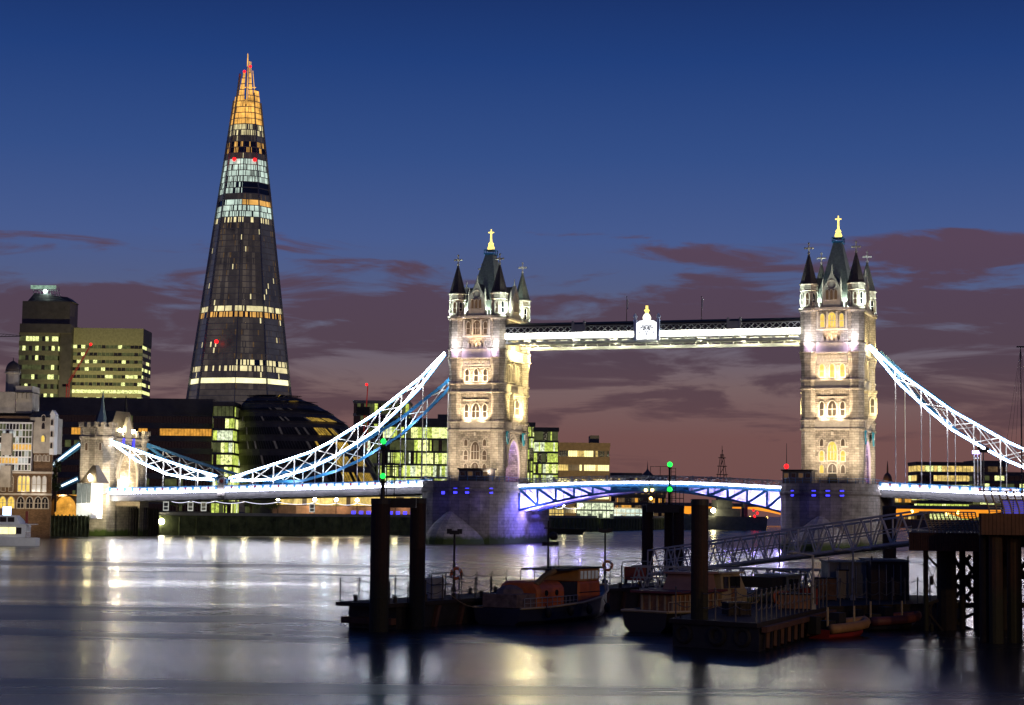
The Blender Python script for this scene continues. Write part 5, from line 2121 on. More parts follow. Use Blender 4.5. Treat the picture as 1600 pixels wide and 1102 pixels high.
for i, (nm, lab, a, b, yt, Y, ms) in enumerate(skyl):
    wts = [2, 2, 1.2, 1.2][:len(ms)]
    if i == 3:
        pk = rowpick({5: (0, 0, .3, 4), 4: (1, 1, 1, 2), 3: (0, 0, 4, .5), 2: (0, 0, 4, .3)}, (1, 2, 2, 0))
        fl = 6
    elif i == 4:
        pk = rowpick({4: (1, 2, 2, 1), 2: (2, 2, 1, 1)}, (5, 3, .5, 1))
        fl = 6
    else:
        pk, fl = mixpick(wts), 3
    office(nm, lab, 'distant building', a, b, yt, Y, 30, fl, 14, pk, ms, z0=4, frac=.6, roof_h=1.5, side_cells=3, group='buildings far upriver')
m = MB()
p = P(1012, 743, 1310)
m.lathe([(5, p.z - .5), (3.6, p.z + 1.2), (1.4, p.z + 3), (.4, p.z + 4.5), (.08, p.z + 10)], p.x, 1312, 6)
tag(m.build('distant_spire', DCONC), 'small dark spire on the far roofs right of the brown office', 'spire')
t = thing('domed_church', 'small distant dome with a spike, lit orange, just right of the right tower', 'dome', (XY(1387, 1350), 1350, 5), 0)
s = 1350 / FPX
zt = P(1387, 752, 1350).z - 5
m = MB()
m.lathe([(7.5 * s, 0), (7.5 * s, zt)], 0, 0, 10)
m.build('drum', mat('lit_ochre', (.3, .16, .07), .8), t)
m = MB()
m.lathe([(7.2 * s * math.cos(i * math.pi / 14), zt + 13 * s * math.sin(i * math.pi / 14)) for i in range(7)] + [(1.5 * s, zt + 14 * s), (1.3 * s, zt + 20 * s), (.2 * s, zt + 32 * s)], 0, 0, 10)
m.build('dome', DSLATE, t, smooth=True)
lampobj('SPOT', (-12, -14, 8), (1.0, .45, .08), 30000, t, .4, (-3, -4, zt), 80, .8)

# quayside stalls and lights under the road span
for i, (px, Y, wd, h, mt_, lab) in enumerate(((930, 760, 15, 6.5, LPALE, 'brightly lit two storey glass kiosk under the road span'), (858, 745, 12, 3.6, LWARM, 'yellow lit kiosk just right of the left pier'), (985, 900, 22, 4.4, LCOOL, 'pale blue lit quay shelter under the road span'))):
    t = thing('quay_kiosk', lab, 'kiosk', (XY(px, Y), Y, QZ), 0)
    m = MB()
    m.box(-wd / 2 - .5, wd / 2 + .5, -.6, 6, h, h + .4)
    m.box(-wd / 2, wd / 2, 4, 5.5, 0, h)
    for k in range(6):
        x = -wd / 2 + wd * k / 5
        m.box(x - .15, x + .15, -.4, -.1, 0, h)
    m.box(-wd / 2, wd / 2, -.45, -.3, h * .48, h * .54)
    m.build('frame', GREYP, t)
    m = MB()
    for k in range(10):
        x = -wd / 2 + wd * k / 10
        m.box(x + .1, x + wd / 10 - .1, .3, .5, .4 if k % 3 else h * .3, h * .46)
        m.box(x + .1, x + wd / 10 - .1, .3, .5, h * .56, h * .95)
    m.build('lit_glazing', mt_, t)
qlx = [(1000, 1100, 4, 'beside the far kiosk'), (944, 800, 3, 'beside the two storey kiosk'), (1096, 1150, 7, 'left of the grey warship'), (1068, 1060, 6, 'just right of the thick pile of the far pair'), (1122, 1140, 10, 'high over the grey warship'), (1172, 1180, 5, 'right of the grey warship'), (1198, 1200, 5, 'nearest the right pier'), (1425, 800, 9, 'seen below the right side span, left of the pair'), (1480, 760, 8, 'seen through the curved railing'), (1497, 760, 8.6, 'seen through the curved railing, the right one')]
for px, Y, z, lab in qlx:
    t = thing('quay_lamp', 'small orange quay lamp %s' % lab, 'street lamp', (XY(px, Y), Y, 0), 0, 'orange quay lamps upriver')
    m = MB()
    m.tube((0, 0, 0), (0, 0, z), .15, .1, 5)
    m.build('post', DSTEEL, t)
    m = MB()
    m.ball((0, 0, z + .5), .7, 8, 5)
    m.build('lamp_globe', glow('orange_lamp', (1.0, .55, .12), 14) if 'orange_lamp' not in bpy.data.materials else bpy.data.materials['orange_lamp'], t)
# navigation lamps hung at the centre of the road span
for px, py, lab in ((1009, 766, 'left one of the pair'), (1019, 766, 'right one of the pair'), (1017, 779, 'lowest of the three')):
    uu, zz_ = B(px, py, -8.1)
    t = bthing('span_lamp', 'orange navigation lamp under the middle of the road span, %s' % lab, 'navigation lamp', uu, -8.1, zz_, 'orange lamps under the middle of the span')
    m = MB()
    m.tube((0, .1, 0), (0, .1, 1.2 if py < 770 else 3.0), .06, n=5)
    m.build('bracket', DSTEEL, t)
    m = MB()
    m.ball((0, 0, 0), .38, 8, 5)
    m.build('lamp_globe', bpy.data.materials['orange_lamp'], t)
# red signal by the right tower
uu, zz_ = B(1229, 729, -14)
t = bthing('signal_mast', 'thin signal mast with a red lamp on the right pier', 'signal mast', uu, -14, ZD)
m = MB()
m.tube((0, 0, 0), (0, 0, B(1229, 693, -14)[1] - ZD), .14, .05, 6)
m.box(-.3, .3, -.2, .2, zz_ - ZD - 2.2, zz_ - ZD - .6)
m.build('mast', DSTEEL, t)
m = MB()
m.ball((0, -.2, zz_ - ZD), .55, 10, 6)
m.build('red_lamp', REDL, t)
# violet floodlight and dark camera pole on the right side span
uu, zz_ = B(1525, 707, -6)
t = bthing('floodlight_mast', 'twin pole mast with a violet white lamp rising from the right side span', 'light mast', uu, -6, zatR(uu))
m = MB()
hz = zz_ - zatR(uu)
m.tube((-.35, 0, 0), (-.35, 0, hz), .1, n=6)
m.tube((.35, 0, 0), (.35, 0, hz), .1, n=6)
m.box(-.6, .6, -.2, .2, hz - 1.4, hz - 1.1)
m.build('mast', WHITE, t)
m = MB()
m.box(-.75, .75, -.3, .3, hz - .3, hz + .35)
m.build('lamp_head', PURPL, t)

# ------------------------------------------------------------------ left cruiser at the quay
Yc = 7.5 * FPX / (852 - 789.3)
t = thing('passenger_cruiser', 'white passenger cruiser with lit cabin moored below the brewery building', 'boat', (XY(15, Yc), Yc, 0), rad(2))
s = Yc / FPX
m = MB()
rings = []
for px, hw, zt, zr in ((-60, 2.2, 2.0, 0), (-20, 2.4, 1.9, 0), (30, 2.4, 1.6, 0), (55, 2.2, 1.5, 0), (60, 1.9, 1.45, .1)):
    x = (px - 15) * s
    rings.append([(x, -hw, zt), (x, hw, zt), (x, hw * .85, -.3 + zr), (x, -hw * .85, -.3 + zr)])
m.loft(rings)
m.build('hull', WHITE, t)
m = MB()
m.box((-55 - 15) * s, (45 - 15) * s, -2.0, 2.0, 1.6, 3.9)
m.box((-55 - 15) * s, (56 - 15) * s, -2.2, 2.2, 3.9, 4.05)
m.loft([[((-40 - 15) * s, -1.7, 4.05), ((34 - 15) * s, -1.7, 4.05), ((40 - 15) * s, 1.7, 4.05), ((-40 - 15) * s, 1.7, 4.05)], [((-36 - 15) * s, -1.5, 5.6), ((28 - 15) * s, -1.5, 5.6), ((28 - 15) * s, 1.5, 5.6), ((-36 - 15) * s, 1.5, 5.6)]])
m.build('cabin', WHITE, t)
for a, b in ((-30, -8), (4, 18), (19, 29)):
    m = MB()
    m.box((a - 15) * s, (b - 15) * s, -2.06, -2.001, 2.2, 3.4)
    m.build('window', glow('cruiser_window', (1.0, .82, .35), 2.0, .3, .8) if 'cruiser_window' not in bpy.data.materials else bpy.data.materials['cruiser_window'], t)
m = MB()
m.box((30 - 15) * s, (38 - 15) * s, -2.06, -2.001, 2.2, 3.4)
m.build('dark_window', GLASSD, t)
for a in (-20, -8, 4, 16):
    m = MB()
    m.box((a - 15) * s, (a + 10 - 15) * s, -1.8, -1.7, 4.4, 5.3)
    m.build('dark_window', GLASSD, t)
m = MB()
m.box((6 - 15) * s, (16 - 15) * s, -.8, .8, 5.62, 7.2)
m.build('roof_light', glow('blue_white_roof_light', (.5, .65, 1.0), 4.0), t)
m = MB()
for i in range(8):
    x = (45 + i * 2 - 15) * s
    m.tube((x, -2.0, 1.5), (x, -2.0, 2.5), .04, n=4)
m.box((44 - 15) * s, (61 - 15) * s, -2.05, -1.95, 2.45, 2.52)
m.build('rail', VARN, t)
m = MB()
m.box((44 - 15) * s, (48 - 15) * s, -2.3, -2.2, 4.2, 6.4)
m.build('red_flag', REDP, t)
lampobj('SPOT', (XY(60, 318), 318, 9), (1.0, .92, .80), 9000, None, .3, (XY(20, Yc), Yc, 2), 70, .8)  # added spot without a fixture, brightens the cruiser
# dark work barge behind the left pier's right edge
t = thing('work_barge', 'small dark barge moored at the far wall right of the left pier', 'boat', (XY(868, 640), 640, 0), rad(8))
m = MB()
m.loft([[(-11, -3, 2.2), (-11, 3, 2.2), (-10, 2.4, -.3), (-10, -2.4, -.3)], [(10, -3, 1.8), (10, 3, 1.8), (9, 2.4, -.3), (9, -2.4, -.3)]])
m.build('hull', BLACKH, t)
m = MB()
m.box(-7, -2, -2, 2, 2.1, 4.6)
m.box(-8, -1, -2.3, 2.3, 4.6, 4.8)
m.tube((3, 0, 1.8), (3, 0, 7), .12, .08, 5)
m.build('wheelhouse', DCONC, t)


# ------------------------------------------------------------------ foreground: steel mooring piles
def pile(label, px0, px1, pytop, Y, mt=RUST, group='steel mooring piles'):
    xa_, xb_ = XY(px0, Y), XY(px1, Y)
    r = (xb_ - xa_) / 2
    zt = P((px0 + px1) / 2, pytop, Y).z
    t = thing('mooring_pile', label, 'mooring pile', ((xa_ + xb_) / 2, Y, 0), 0, group)
    m = MB()
    m.lathe([(r, -2), (r, zt - .15)], 0, 0, 20)
    m.build('pile_shaft', mt, t, smooth=False)
    m = MB()
    m.lathe([(r * 1.05, zt - .35), (r * 1.05, zt - .02), (r * .9, zt)], 0, 0, 20)
    m.build('cap', DSTEEL, t)
    for z in (2.0, 5.0):
        m = MB()
        m.lathe([(r * 1.01, z), (r * 1.025, z + .05), (r * 1.025, z + .12), (r * 1.01, z + .17)], 0, 0, 20)
        m.build('weld_band', mt, t)
    return t


YP1, YP2 = 117.0, 120.0
pile('left of the two tall mooring piles at the end of the pontoon', 580, 610, 779, YP1)
pile('right of the two tall mooring piles at the end of the pontoon', 641, 666, 778, YP2)
pile('thin tall mooring pile left of the mast with the green lamp', 1003, 1021, 790, 215)
pile('tall mooring pile carrying the mast with the green lamp', 1038, 1052, 790, 216)
pile('tall mooring pile right beside the green lamp mast', 1052, 1069, 790, 214)
pile('single thick rusty mooring pile in front of the wheelhouse boat', 1080, 1107, 780, 107)
pile('mooring pile rising behind the container shed', 1379, 1400, 791, 185)
# cross beams joining piles
m = MB()
za = P(626, 786, 118).z
m.box(XY(600, 118), XY(650, 118), 117.6, 118.4, za - .3, za + .3)
tag(m.build('pile_beam', DSTEEL), 'dark steel beam joining the two tall mooring piles', 'beam')
m = MB()
za = P(1030, 794, 214).z
m.box(XY(1010, 214), XY(1060, 214), 213, 215.5, za - .5, za + .4)
tag(m.build('pile_beam', DSTEEL), 'dark steel platform beam joining the piles of the green lamp mast', 'beam')


def navmast(label, px, pybase, pytop, Y, lamps, plat):
    p0 = P(px, pybase, Y)
    H = P(px, pytop, Y).z - p0.z
    t = thing('navigation_mast', label, 'navigation mast', (p0.x, Y, p0.z), 0)
    m = MB()
    m.tube((0, 0, 0), (0, 0, H), .14, .10, 8)
    m.build('mast', DSTEEL, t)
    m = MB()
    for dx in (-.5, .5):
        m.tube((dx * .5 + .45, .15, 0), (dx * .5 + .45, .15, H * .9), .04, n=4)
    for i in range(int(H / .4)):
        m.tube((.2, .15, i * .4 + .2), (.7, .15, i * .4 + .2), .03, n=4)
    m.build('ladder', DSTEEL, t)
    m = MB()
    sx, zz = plat
    m.box(min(0, sx), max(0, sx), -.5, .5, zz - .06, zz)
    for x in (sx, sx * .5):
        m.tube((x, -.45, zz), (x, -.45, zz + 1.0), .04, n=4)
    m.box(min(0, sx), max(0, sx), -.48, -.42, zz + .95, zz + 1.0)
    m.build('platform', DSTEEL, t)
    for py in lamps:
        z = P(px, py, Y).z - p0.z
        m = MB()
        m.lathe([(.12, z - .5), (.2, z - .4), (.2, z - .3)], 0, -.25, 8)
        h = m.build('lamp_bracket', DSTEEL, t)
        m = MB()
        m.ball((0, -.25, z), .17 if Y < 150 else .30, 10, 6)
        m.build('green_lamp', GREENL, h)


navmast('dark navigation mast with two green lamps on the left mooring pile', 598, 779, 690, YP1, (690, 744), (1.2, 2.0))
navmast('dark navigation mast with a green lamp under the middle of the road span', 1046, 790, 725, 213.5, (726, 765), (-2.2, 3.4))
m = MB()
za = P(1040, 789, 213).z
xa_, xb_ = XY(1020, 213), XY(1068, 213)
for i in range(9):
    x = xa_ + (xb_ - xa_) * i / 8
    m.tube((x, 213, za), (x, 213, za + 1.5), .05, n=4)
for z in (.75, 1.5):
    m.box(xa_, xb_, 212.96, 213.04, za + z - .04, za + z + .04)
tag(m.build('platform_rail', DSTEEL), 'thin dark guard rail around the foot of the green lamp mast', 'railing')


# ------------------------------------------------------------------ pontoons
def chainrail(label, pts, h, gap, name='chain_railing', top=False, mt=None):
    mt = mt or DSTEEL
    """posts with two sagging chains along a polyline of (x,y,z)"""
    pts = [Vector(p) for p in pts]
    t = thing(name, label, 'railing', pts[0], 0)
    o = pts[0]
    post = MB()
    post.tube((0, 0, 0), (0, 0, h), .045, n=5)
    post.ball((0, 0, h), .07, 6, 4)
    pmesh = post.data('post', mt)
    ch = MB()
    for a, b in zip(pts, pts[1:]):
        n = max(1, round((b - a).length / gap))
        for i in range(n + (1 if b is pts[-1] else 0)):
            link('post', pmesh, t, a.lerp(b, i / n) - o)
        for i in range(n):
            p, q = a.lerp(b, i / n) - o, a.lerp(b, (i + 1) / n) - o
            for hh in (h * .95, h * .5):
                c = []
                for k in range(7):
                    f = k / 6
                    s_ = p.lerp(q, f)
                    c.append((s_.x, s_.y, s_.z + hh - (0 if top else .22 * 4 * f * (1 - f))))
                ch.path(c, .022 if not top else .03, 4)
    ch.build('chain' if not top else 'rail', mt, t)
    return t


ZP = 1.65
A1 = Vector((XY(548, 121), 121, 0))
D1 = Vector((.49, .872, 0))
N1 = Vector((.872, -.49, 0))
Lpt = 44.0
W1 = 3.6
t = thing('mooring_pontoon', 'long dark mooring pontoon behind the orange lifeboat', 'pontoon', A1, math.atan2(D1.y, D1.x))
m = MB()
m.box(0, Lpt, -W1, 0, -.4, ZP - .25)
m.build('hull', DSTEEL, t)
m = MB()
m.box(-1.2, Lpt, -W1 - .2, .2, ZP - .248, ZP)
m.build('deck', TIMBER, t)
for i in range(14):
    x = 1 + i * 3.1
    m = MB()
    m.loft([[(x, -W1 - .25, -.2), (x + .35, -W1 - .25, -.2), (x + .95, -W1 - .25, ZP - .3), (x + .6, -W1 - .25, ZP - .3)], [(x, -W1 - .01, -.2), (x + .35, -W1 - .01, -.2), (x + .95, -W1 - .01, ZP - .3), (x + .6, -W1 - .01, ZP - .3)]])
    m.build('fender_strut', WOODRED, t)
m = MB()
m.box(-.6, -.01, -W1, .2, .3, .7)
m.build('end_fender', WOODRED, t)
m = MB()
m.tube((0, 0, 0), (0, 0, .42), .14, n=8)
m.tube((-.2, 0, .34), (.2, 0, .34), .07, n=6)
bmesh_ = m.data('bollard', DSTEEL)
for i in range(12):
    for y in (-W1 + .3, -.3):
        link('bollard', bmesh_, t, (.3 + i * 3.6, y, ZP))


def pw(p, lx, ly, z=0):
    q = p + D1 * lx - N1 * ly * 1.0
    return Vector((q.x, q.y, z))


def pontoon(lx, ly, z=ZP):                  # local (along, across) of the left pontoon
    c = Vector((-D1.y, D1.x, 0))
    q = A1 + D1 * lx + c * ly
    return Vector((q.x, q.y, z))


chainrail('chain railing along the far edge of the long pontoon', [pontoon(-1.0, 0), pontoon(Lpt, 0)], 1.45, 2.1)
chainrail('chain railing along the near edge of the pontoon behind the mooring piles', [pontoon(-.8, -W1), pontoon(14, -W1)], 1.3, 2.2)


def lamppost(label, base, pytop, px, head, buoy=None):
    H = P(px, pytop, base.y).z - base.z
    t = thing('pontoon_lamp', label, 'lamp post', base, 0, 'unlit lamp posts on the pontoons')
    m = MB()
    m.tube((0, 0, 0), (0, 0, H), .11, .07, 8)
    m.lathe([(.22, 0), (.2, .3), (.12, .35)], 0, 0, 8)
    m.build('post', DSTEEL if head == 'box' else GREYP, t)
    m = MB()
    if head == 'box':
        m.box(-.35, .35, -.3, .3, H - .1, H + .18)
        m.box(-.55, -.2, -.2, .2, H - .05, H + .3)
        m.box(.2, .55, -.2, .2, H - .05, H + .3)
    else:
        m.tube((0, 0, H - .05), (-1.2 if head == 'left' else .9, 0, H + .15), .05, n=6)
        m.ball((-1.3 if head == 'left' else 1.0, 0, H + .12), .32, 8, 5, .4)
        if head == 'double':
            m.tube((0, 0, H - .05), (-.9, 0, H + .05), .05, n=6)
            m.ball((-1.1, 0, H + .0), .36, 8, 5, .4)
    m.build('lamp_head', DSTEEL if head == 'box' else GREYP, t)
    return t, H


def lifebuoy(label, loc):
    t = thing('lifebuoy', label, 'lifebuoy', loc, 0, 'lifebuoys on the lamp posts')
    m = MB()
    m.torus((0, 0, 0), .36, .11, (.55, 0, 0), (0, 0, 1.0), 20, 8)
    m.build('ring', ORANGE, t, smooth=True)
    m = MB()
    for k in range(4):
        a_ = math.pi / 4 + k * math.pi / 2
        m.tube((.36 * math.cos(a_) - .05, -.1, .36 * math.sin(a_)), (.36 * math.cos(a_) + .05, -.1, .36 * math.sin(a_) + .02), .13, n=6)
    m.build('band', WHITE, t)


b1 = G(709, 925, ZP)
lamppost('dark lamp post with a lifebuoy on the pontoon, left of the orange lifeboat', b1, 833, 709, 'box')
lifebuoy('orange lifebuoy on the lamp post left of the orange lifeboat', (P(711, 896, b1.y).x + .1, b1.y - .3, P(711, 896, b1.y).z))
b2 = G(945, 912, ZP)
lamppost('dark lamp post with a lifebuoy on the pontoon, right of the orange lifeboat', b2, 831, 945, 'box')
lifebuoy('orange lifebuoy on the lamp post right of the orange lifeboat', (P(947, 884, b2.y).x + .1, b2.y - .3, P(947, 884, b2.y).z))
# cabinet with handrail on the left pontoon
pc = pontoon(7.5, -1.6)
t = thing('pontoon_cabinet', 'small pale service cabinet behind the left mooring piles', 'cabinet', pc, math.atan2(D1.y, D1.x))
m = MB()
m.box(-.7, .7, -.5, .5, 0, 1.35)
m.build('housing', GREYP, t)
m = MB()
for x in (-1.4, 0, 1.4):
    m.tube((x, -.8, 0), (x, -.8, 1.7), .04, n=5)
m.box(-1.4, 1.4, -.83, -.77, 1.66, 1.72)
m.box(-1.4, 1.4, -.83, -.77, .9, .95)
m.build('handrail', DSTEEL, t)

# landing stage on the right
ZS = 1.55
poly = [(9.3, 107.5), (13.7, 103.8), (21.0, 124.0), (31.5, 132.0), (33.0, 143.0), (20.0, 143.0)]
t = thing('landing_stage', 'broad dark landing stage with railings carrying the container sheds', 'pontoon', (9.3, 107.5, 0), 0)
m = MB()
m.prism([(x - 9.3, y - 107.5) for x, y in poly], -.4, ZS - .25)
m.build('hull', DSTEEL, t)
m = MB()
m.prism([((x - 20) * 1.02 + 20 - 9.3, (y - 122) * 1.01 + 122 - 107.5) for x, y in poly], ZS - .248, ZS)
m.build('deck', TIMBER, t)
m = MB()
a, b = Vector((13.7 - 9.3 + .3, 103.8 - 107.5, 0)), Vector((21.0 - 9.3 + .3, 124 - 107.5, 0))
for i in range(11):
    p = a.lerp(b, (i + .4) / 11)
    m = MB()
    m.bar((p.x, p.y, .1), (p.x + .1, p.y + .5, ZS - .3), .18, .4, (1, 0, 0))
    m.build('fender_strut', WOODRED, t)
m = MB()
m.bar(a + Vector((0, 0, ZS - .35)), b + Vector((0, 0, ZS - .35)), .3, .3, (1, 0, 0))
m.build('rubbing_beam', WOODRED, t)
for x, y in ((9.9, 107.4), (11.6, 105.9), (12.9, 104.9)):
    m = MB()
    m.torus((x - 9.3, y - 107.5 - .35, .75), .45, .18, (1, -.8, 0), (0, 0, 1), 16, 8)
    m.build('tyre_fender', RUBBER, t)
chainrail('steel post railing along the near edges of the landing stage', [(9.5, 107.8, ZS), (13.6, 104.2, ZS), (20.8, 124.0, ZS), (31.0, 131.8, ZS)], 1.75, 1.35, top=False, mt=mat('galvanised_rail', (.12, .12, .12), .6))
chainrail('post railing on the far right corner of the landing stage by the timber pier', [(31.2, 132.0, ZS), (32.6, 142.0, ZS)], 1.5, 1.6, top=True)
b3 = G(1270, 952, ZS)
lamppost('grey lamp post with one arm on the landing stage, left of the container sheds', b3, 867, 1270, 'left')
b4 = G(1333, 938, ZS)
lamppost('grey lamp post with two arms in front of the container sheds', b4, 860, 1333, 'double')


def crate(label, px, py, w_, d_, h_, mt):
    p = G(px, py, ZS)
    t = thing('storage_crate', label, 'crate', p, rad(RND.uniform(-15, 25)))
    m = MB()
    m.box(-w_ / 2, w_ / 2, -d_ / 2, d_ / 2, .06, h_)
    for x in (-w_ / 2, 0, w_ / 2):
        m.box(x - .05, x + .05, -d_ / 2 - .03, -d_ / 2 - .001, .0, h_ + .04)
    m.build('box', mt, t)
    m = MB()
    m.box(-w_ / 2 - .05, w_ / 2 + .05, -d_ / 2 - .05, d_ / 2 + .05, h_ + .002, h_ + .1)
    m.build('lid', DSTEEL, t)


crate('reddish wooden crate between the two grey lamp posts on the landing stage', 1288, 938, 1.3, 1.0, 1.5, VARN)
crate('pale upright cabinet beside the two armed lamp post', 1316, 936, .7, .6, 2.0, BUFF)
crate('long rusty deck box in front of the small work boat', 1243, 952, 2.0, 1.0, .9, VARN)
crate('low dark deck box near the corner of the landing stage', 1150, 962, 1.4, .9, .7, TIMBER)
crate('dull red deck box left of the one armed lamp post', 1262, 945, .9, .8, 1.1, REDP)


def ropes(label, pairs):
    m = MB()
    for a, b in pairs:
        a, b = Vector(a), Vector(b)
        m.path([a.lerp(b, f) - Vector((0, 0, .5 * 4 * f * (1 - f))) for f in (0, .2, .4, .6, .8, 1)], .035, 5)
    tag(m.build('mooring_rope', mat('rope', (.16, .13, .09), .9)), label, 'rope')


def container(label, px0, px1, pytop, pybot, Y, depth, mt, dark):
    xa_, xb_ = XY(px0, Y), XY(px1, Y)
    zt = P((px0 + px1) / 2, pytop, Y).z
    t = thing('container_shed', label, 'container', ((xa_ + xb_) / 2, Y, ZS), rad(-3))
    H = zt - ZS
    hw = (xb_ - xa_) / 2
    m = MB()
    n = int(hw * 2 / .28)
    fr = []
    for i in range(n + 1):
        x = -hw + 2 * hw * i / n
        fr.append((x, 0 if i % 4 < 2 else .07))
    ring0 = [(x, y, .1) for x, y in fr] + [(hw, depth, .1), (-hw, depth, .1)]
    ring1 = [(x, y, H) for x, y in fr] + [(hw, depth, H), (-hw, depth, H)]
    m.loft([ring0, ring1])
    m.build('corrugated_wall', mt, t)
    m = MB()
    m.box(-hw - .1, hw + .1, -.12, depth + .1, H, H + .12)
    m.build('roof', CONT, t)
    m = MB()
    for x in (-hw, hw):
        m.box(x - .07, x + .07, -.06, .1, 0, H)
        m.box(x - .05, x + .05, -.08, .08, H + .12, H + .4)
    m.box(-hw, hw, -.06, .06, 0, .12)
    m.build('corner_post', GREYP if not dark else mt, t)
    m = MB()
    k = 5
    for i in range(1, k):
        x = -hw + 2 * hw * i / k
        m.tube((x, -.08, .3), (x, -.08, H - .2), .03, n=5)
    m.build('locking_bar', GREYP, t)
    return t


container('grey container shed with pale upright bars on the landing stage', 1295, 1366, 880, 960, 137, 5, CONT, False)
container('dark red container shed nearest the timber pier', 1362, 1418, 878, 960, 134.5, 6, CONTD, True)


# lattice link bridge between the two pontoons and the long gangway
def truss(name, label, p0, p1, hgt, wid, npan, mt, deck=True, cat='gangway'):
    p0, p1 = Vector(p0), Vector(p1)
    d = p1 - p0
    hd = Vector((d.x, d.y, 0)).normalized()
    nr = Vector((-hd.y, hd.x, 0))
    t = thing(name, label, cat, p0, 0)
    for sgn in (0, 1):
        off = nr * wid * sgn
        m = MB()
        up = Vector((0, 0, hgt))
        m.bar(off, d + off, .13, .16, nr)
        m.bar(off + up, d + off + up, .12, .14, nr)
        m.bar(off + up * .5, d + off + up * .5, .06, .07, nr)
        for i in range(npan):
            a_, b_, c_ = d * (i / npan), d * ((i + .5) / npan), d * ((i + 1) / npan)
            m.bar(a_ + off, b_ + off + up, .08, .09, nr)
            m.bar(b_ + off + up, c_ + off, .08, .09, nr)
            if name == 'gangway' and i % 2 == 0:
                m.bar(a_ + off, a_ + off + up, .09, .10, nr)
        m.build('side_truss', mt, t)
    if deck:
        m = MB()
        m.bar(nr * wid / 2 + Vector((0, 0, -.08)), d + nr * wid / 2 + Vector((0, 0, -.08)), wid, .14, nr)
        m.build('walkway_deck', GREYP if name == 'gangway' else DSTEEL, t)
    return t


gl = G(1012, 897, 1.9)
gr_ = P(1424, 846, 138)
truss('gangway', 'long grey lattice gangway sloping up from the pontoon to the timber pier', gl, gr_, 2.15, 2.0, 16, mat('gangway_paint', (.55, .54, .50), .5))
ll = P(985, 926, 150)
lr = P(1292, 931, 146)
truss('link_bridge', 'low zigzag lattice footbridge joining the long pontoon to the landing stage', (ll.x, ll.y, 1.5), (lr.x, lr.y, 1.5), 1.75, 1.6, 15, GREYP, cat='footbridge')
# ramp foot cover and red winch at the gangway foot
t = thing('gangway_winch', 'red winch box with a guard rail at the low end of the gangway', 'winch', (P(992, 890, 158).x, 158, 1.9), 0)
m = MB()
m.box(-.9, .9, -.6, .6, 0, 1.1)
m.build('housing', REDP, t)
m = MB()
m.path([(-1.1, -.7, 0), (-1.1, -.7, 1.5), (1.0, -.7, 1.6), (1.0, -.7, 0)], .05, 5)
m.build('guard_rail', GREYP, t)


# ------------------------------------------------------------------ boats
def hullmesh(L_, secs, n=9):
    """secs: (x fraction, half beam, sheer height, keel height)"""
    m = MB()
    rings = []
    for fx, hb, zs, zk in secs:
        ring = []
        for i in range(n):
            a = math.pi * i / (n - 1)
            y = -hb * math.cos(a)
            z = zs - (zs - zk) * math.sin(a) ** .55
            ring.append((fx * L_, y, z))
        rings.append(ring)
    m.loft(rings)
    return m


HB = pontoon(0, 0)
# orange lifeboat
stern = Vector((XY(778, 125.5), 125.5, 0))
t = thing('lifeboat', 'large orange lifeboat with dark blue hull moored at the pontoon', 'boat', stern, math.atan2(14.6, 8.2))
t.scale = (.93, .93, .80)
L_ = 17.4
m = hullmesh(L_, [(0, 1.9, 1.35, -.4), (.2, 2.3, 1.35, -.5), (.5, 2.45, 1.55, -.5), (.72, 2.1, 1.9, -.45), (.88, 1.2, 2.3, -.2), (.97, .35, 2.65, .6), (1.0, .08, 2.75, 1.3)])
m.build('hull', NAVY, t, smooth=False)
m = MB()
for sg in (-1, 1):
    m.path([(x * L_, sg * hb, z) for x, hb, z in ((0, 1.95, 1.38), (.2, 2.36, 1.38), (.5, 2.5, 1.58), (.72, 2.15, 1.93), (.88, 1.24, 2.33), (1.0, .1, 2.8))], .09, 6)
m.build('rubbing_strake', BUFF, t)


def rbox(x0, x1, hw0, z0, z1, r=.45, taper=0.0, n=5):
    m = MB()
    rings = []
    for x, k in ((x0, .85), (x0 + .25, 1), (x1 - .25, 1), (x1, .85)):
        pr = [(-hw0, z0), (-hw0 * (1 - taper) , z1 - r)]
        for i in range(1, n):
            a = math.pi / 2 * i / n
            pr.append((-hw0 * (1 - taper) + r * (1 - math.cos(a)), z1 - r + r * math.sin(a)))
        pr += [(-hw0 * (1 - taper) + r, z1)]
        full = pr + [(-y, z) for y, z in reversed(pr)]
        rings.append([(x, y * k if k < 1 else y, z0 + (z - z0) * (1 if k == 1 else .93)) for y, z in full])
    m.loft(rings)
    return m


rbox(3.2, 7.2, 1.75, 1.3, 3.5, .9).build('aft_cabin', ORANGE, t)
rbox(9.8, 13.6, 1.55, 1.5, 3.35, .25, .05).build('forward_cabin', ORANGE, t)
m = MB()
m.box(9.9, 13.3, -1.45, 1.45, 3.35, 4.4)
wh = m.build('wheelhouse', mat('pale_orange_paint', (.50, .26, .08), .5), t)
m = MB()
for i in range(5):
    x = 10.2 + i * .62
    m.box(x, x + .42, -1.47, -1.451, 3.5, 4.2)
    m.box(x, x + .42, 1.451, 1.47, 3.5, 4.2)
m.build('window', glow('pale_cabin_glass', (.5, .48, .52), .16, .4, 1), wh)
m = MB()
m.box(9.6, 13.6, -1.65, 1.65, 4.4, 4.55)
m.box(6.4, 9.6, -1.6, 1.6, 4.3, 4.48)
m.build('canopy', DSTEEL, t)
m = MB()
m.box(7.2, 9.8, -1.4, 1.4, 1.4, 3.3)
m.build('cockpit', DSTEEL, t)
m = MB()
m.ball((1.9, 0, 2.5), 1.05, 10, 6, .7)
m.box(.4, 3.2, -1.4, 1.4, 1.4, 2.5)
m.build('covered_tender', mat('weathered_canvas', (.16, .12, .11), .9, var=.5, scale=2), t)
m = MB()
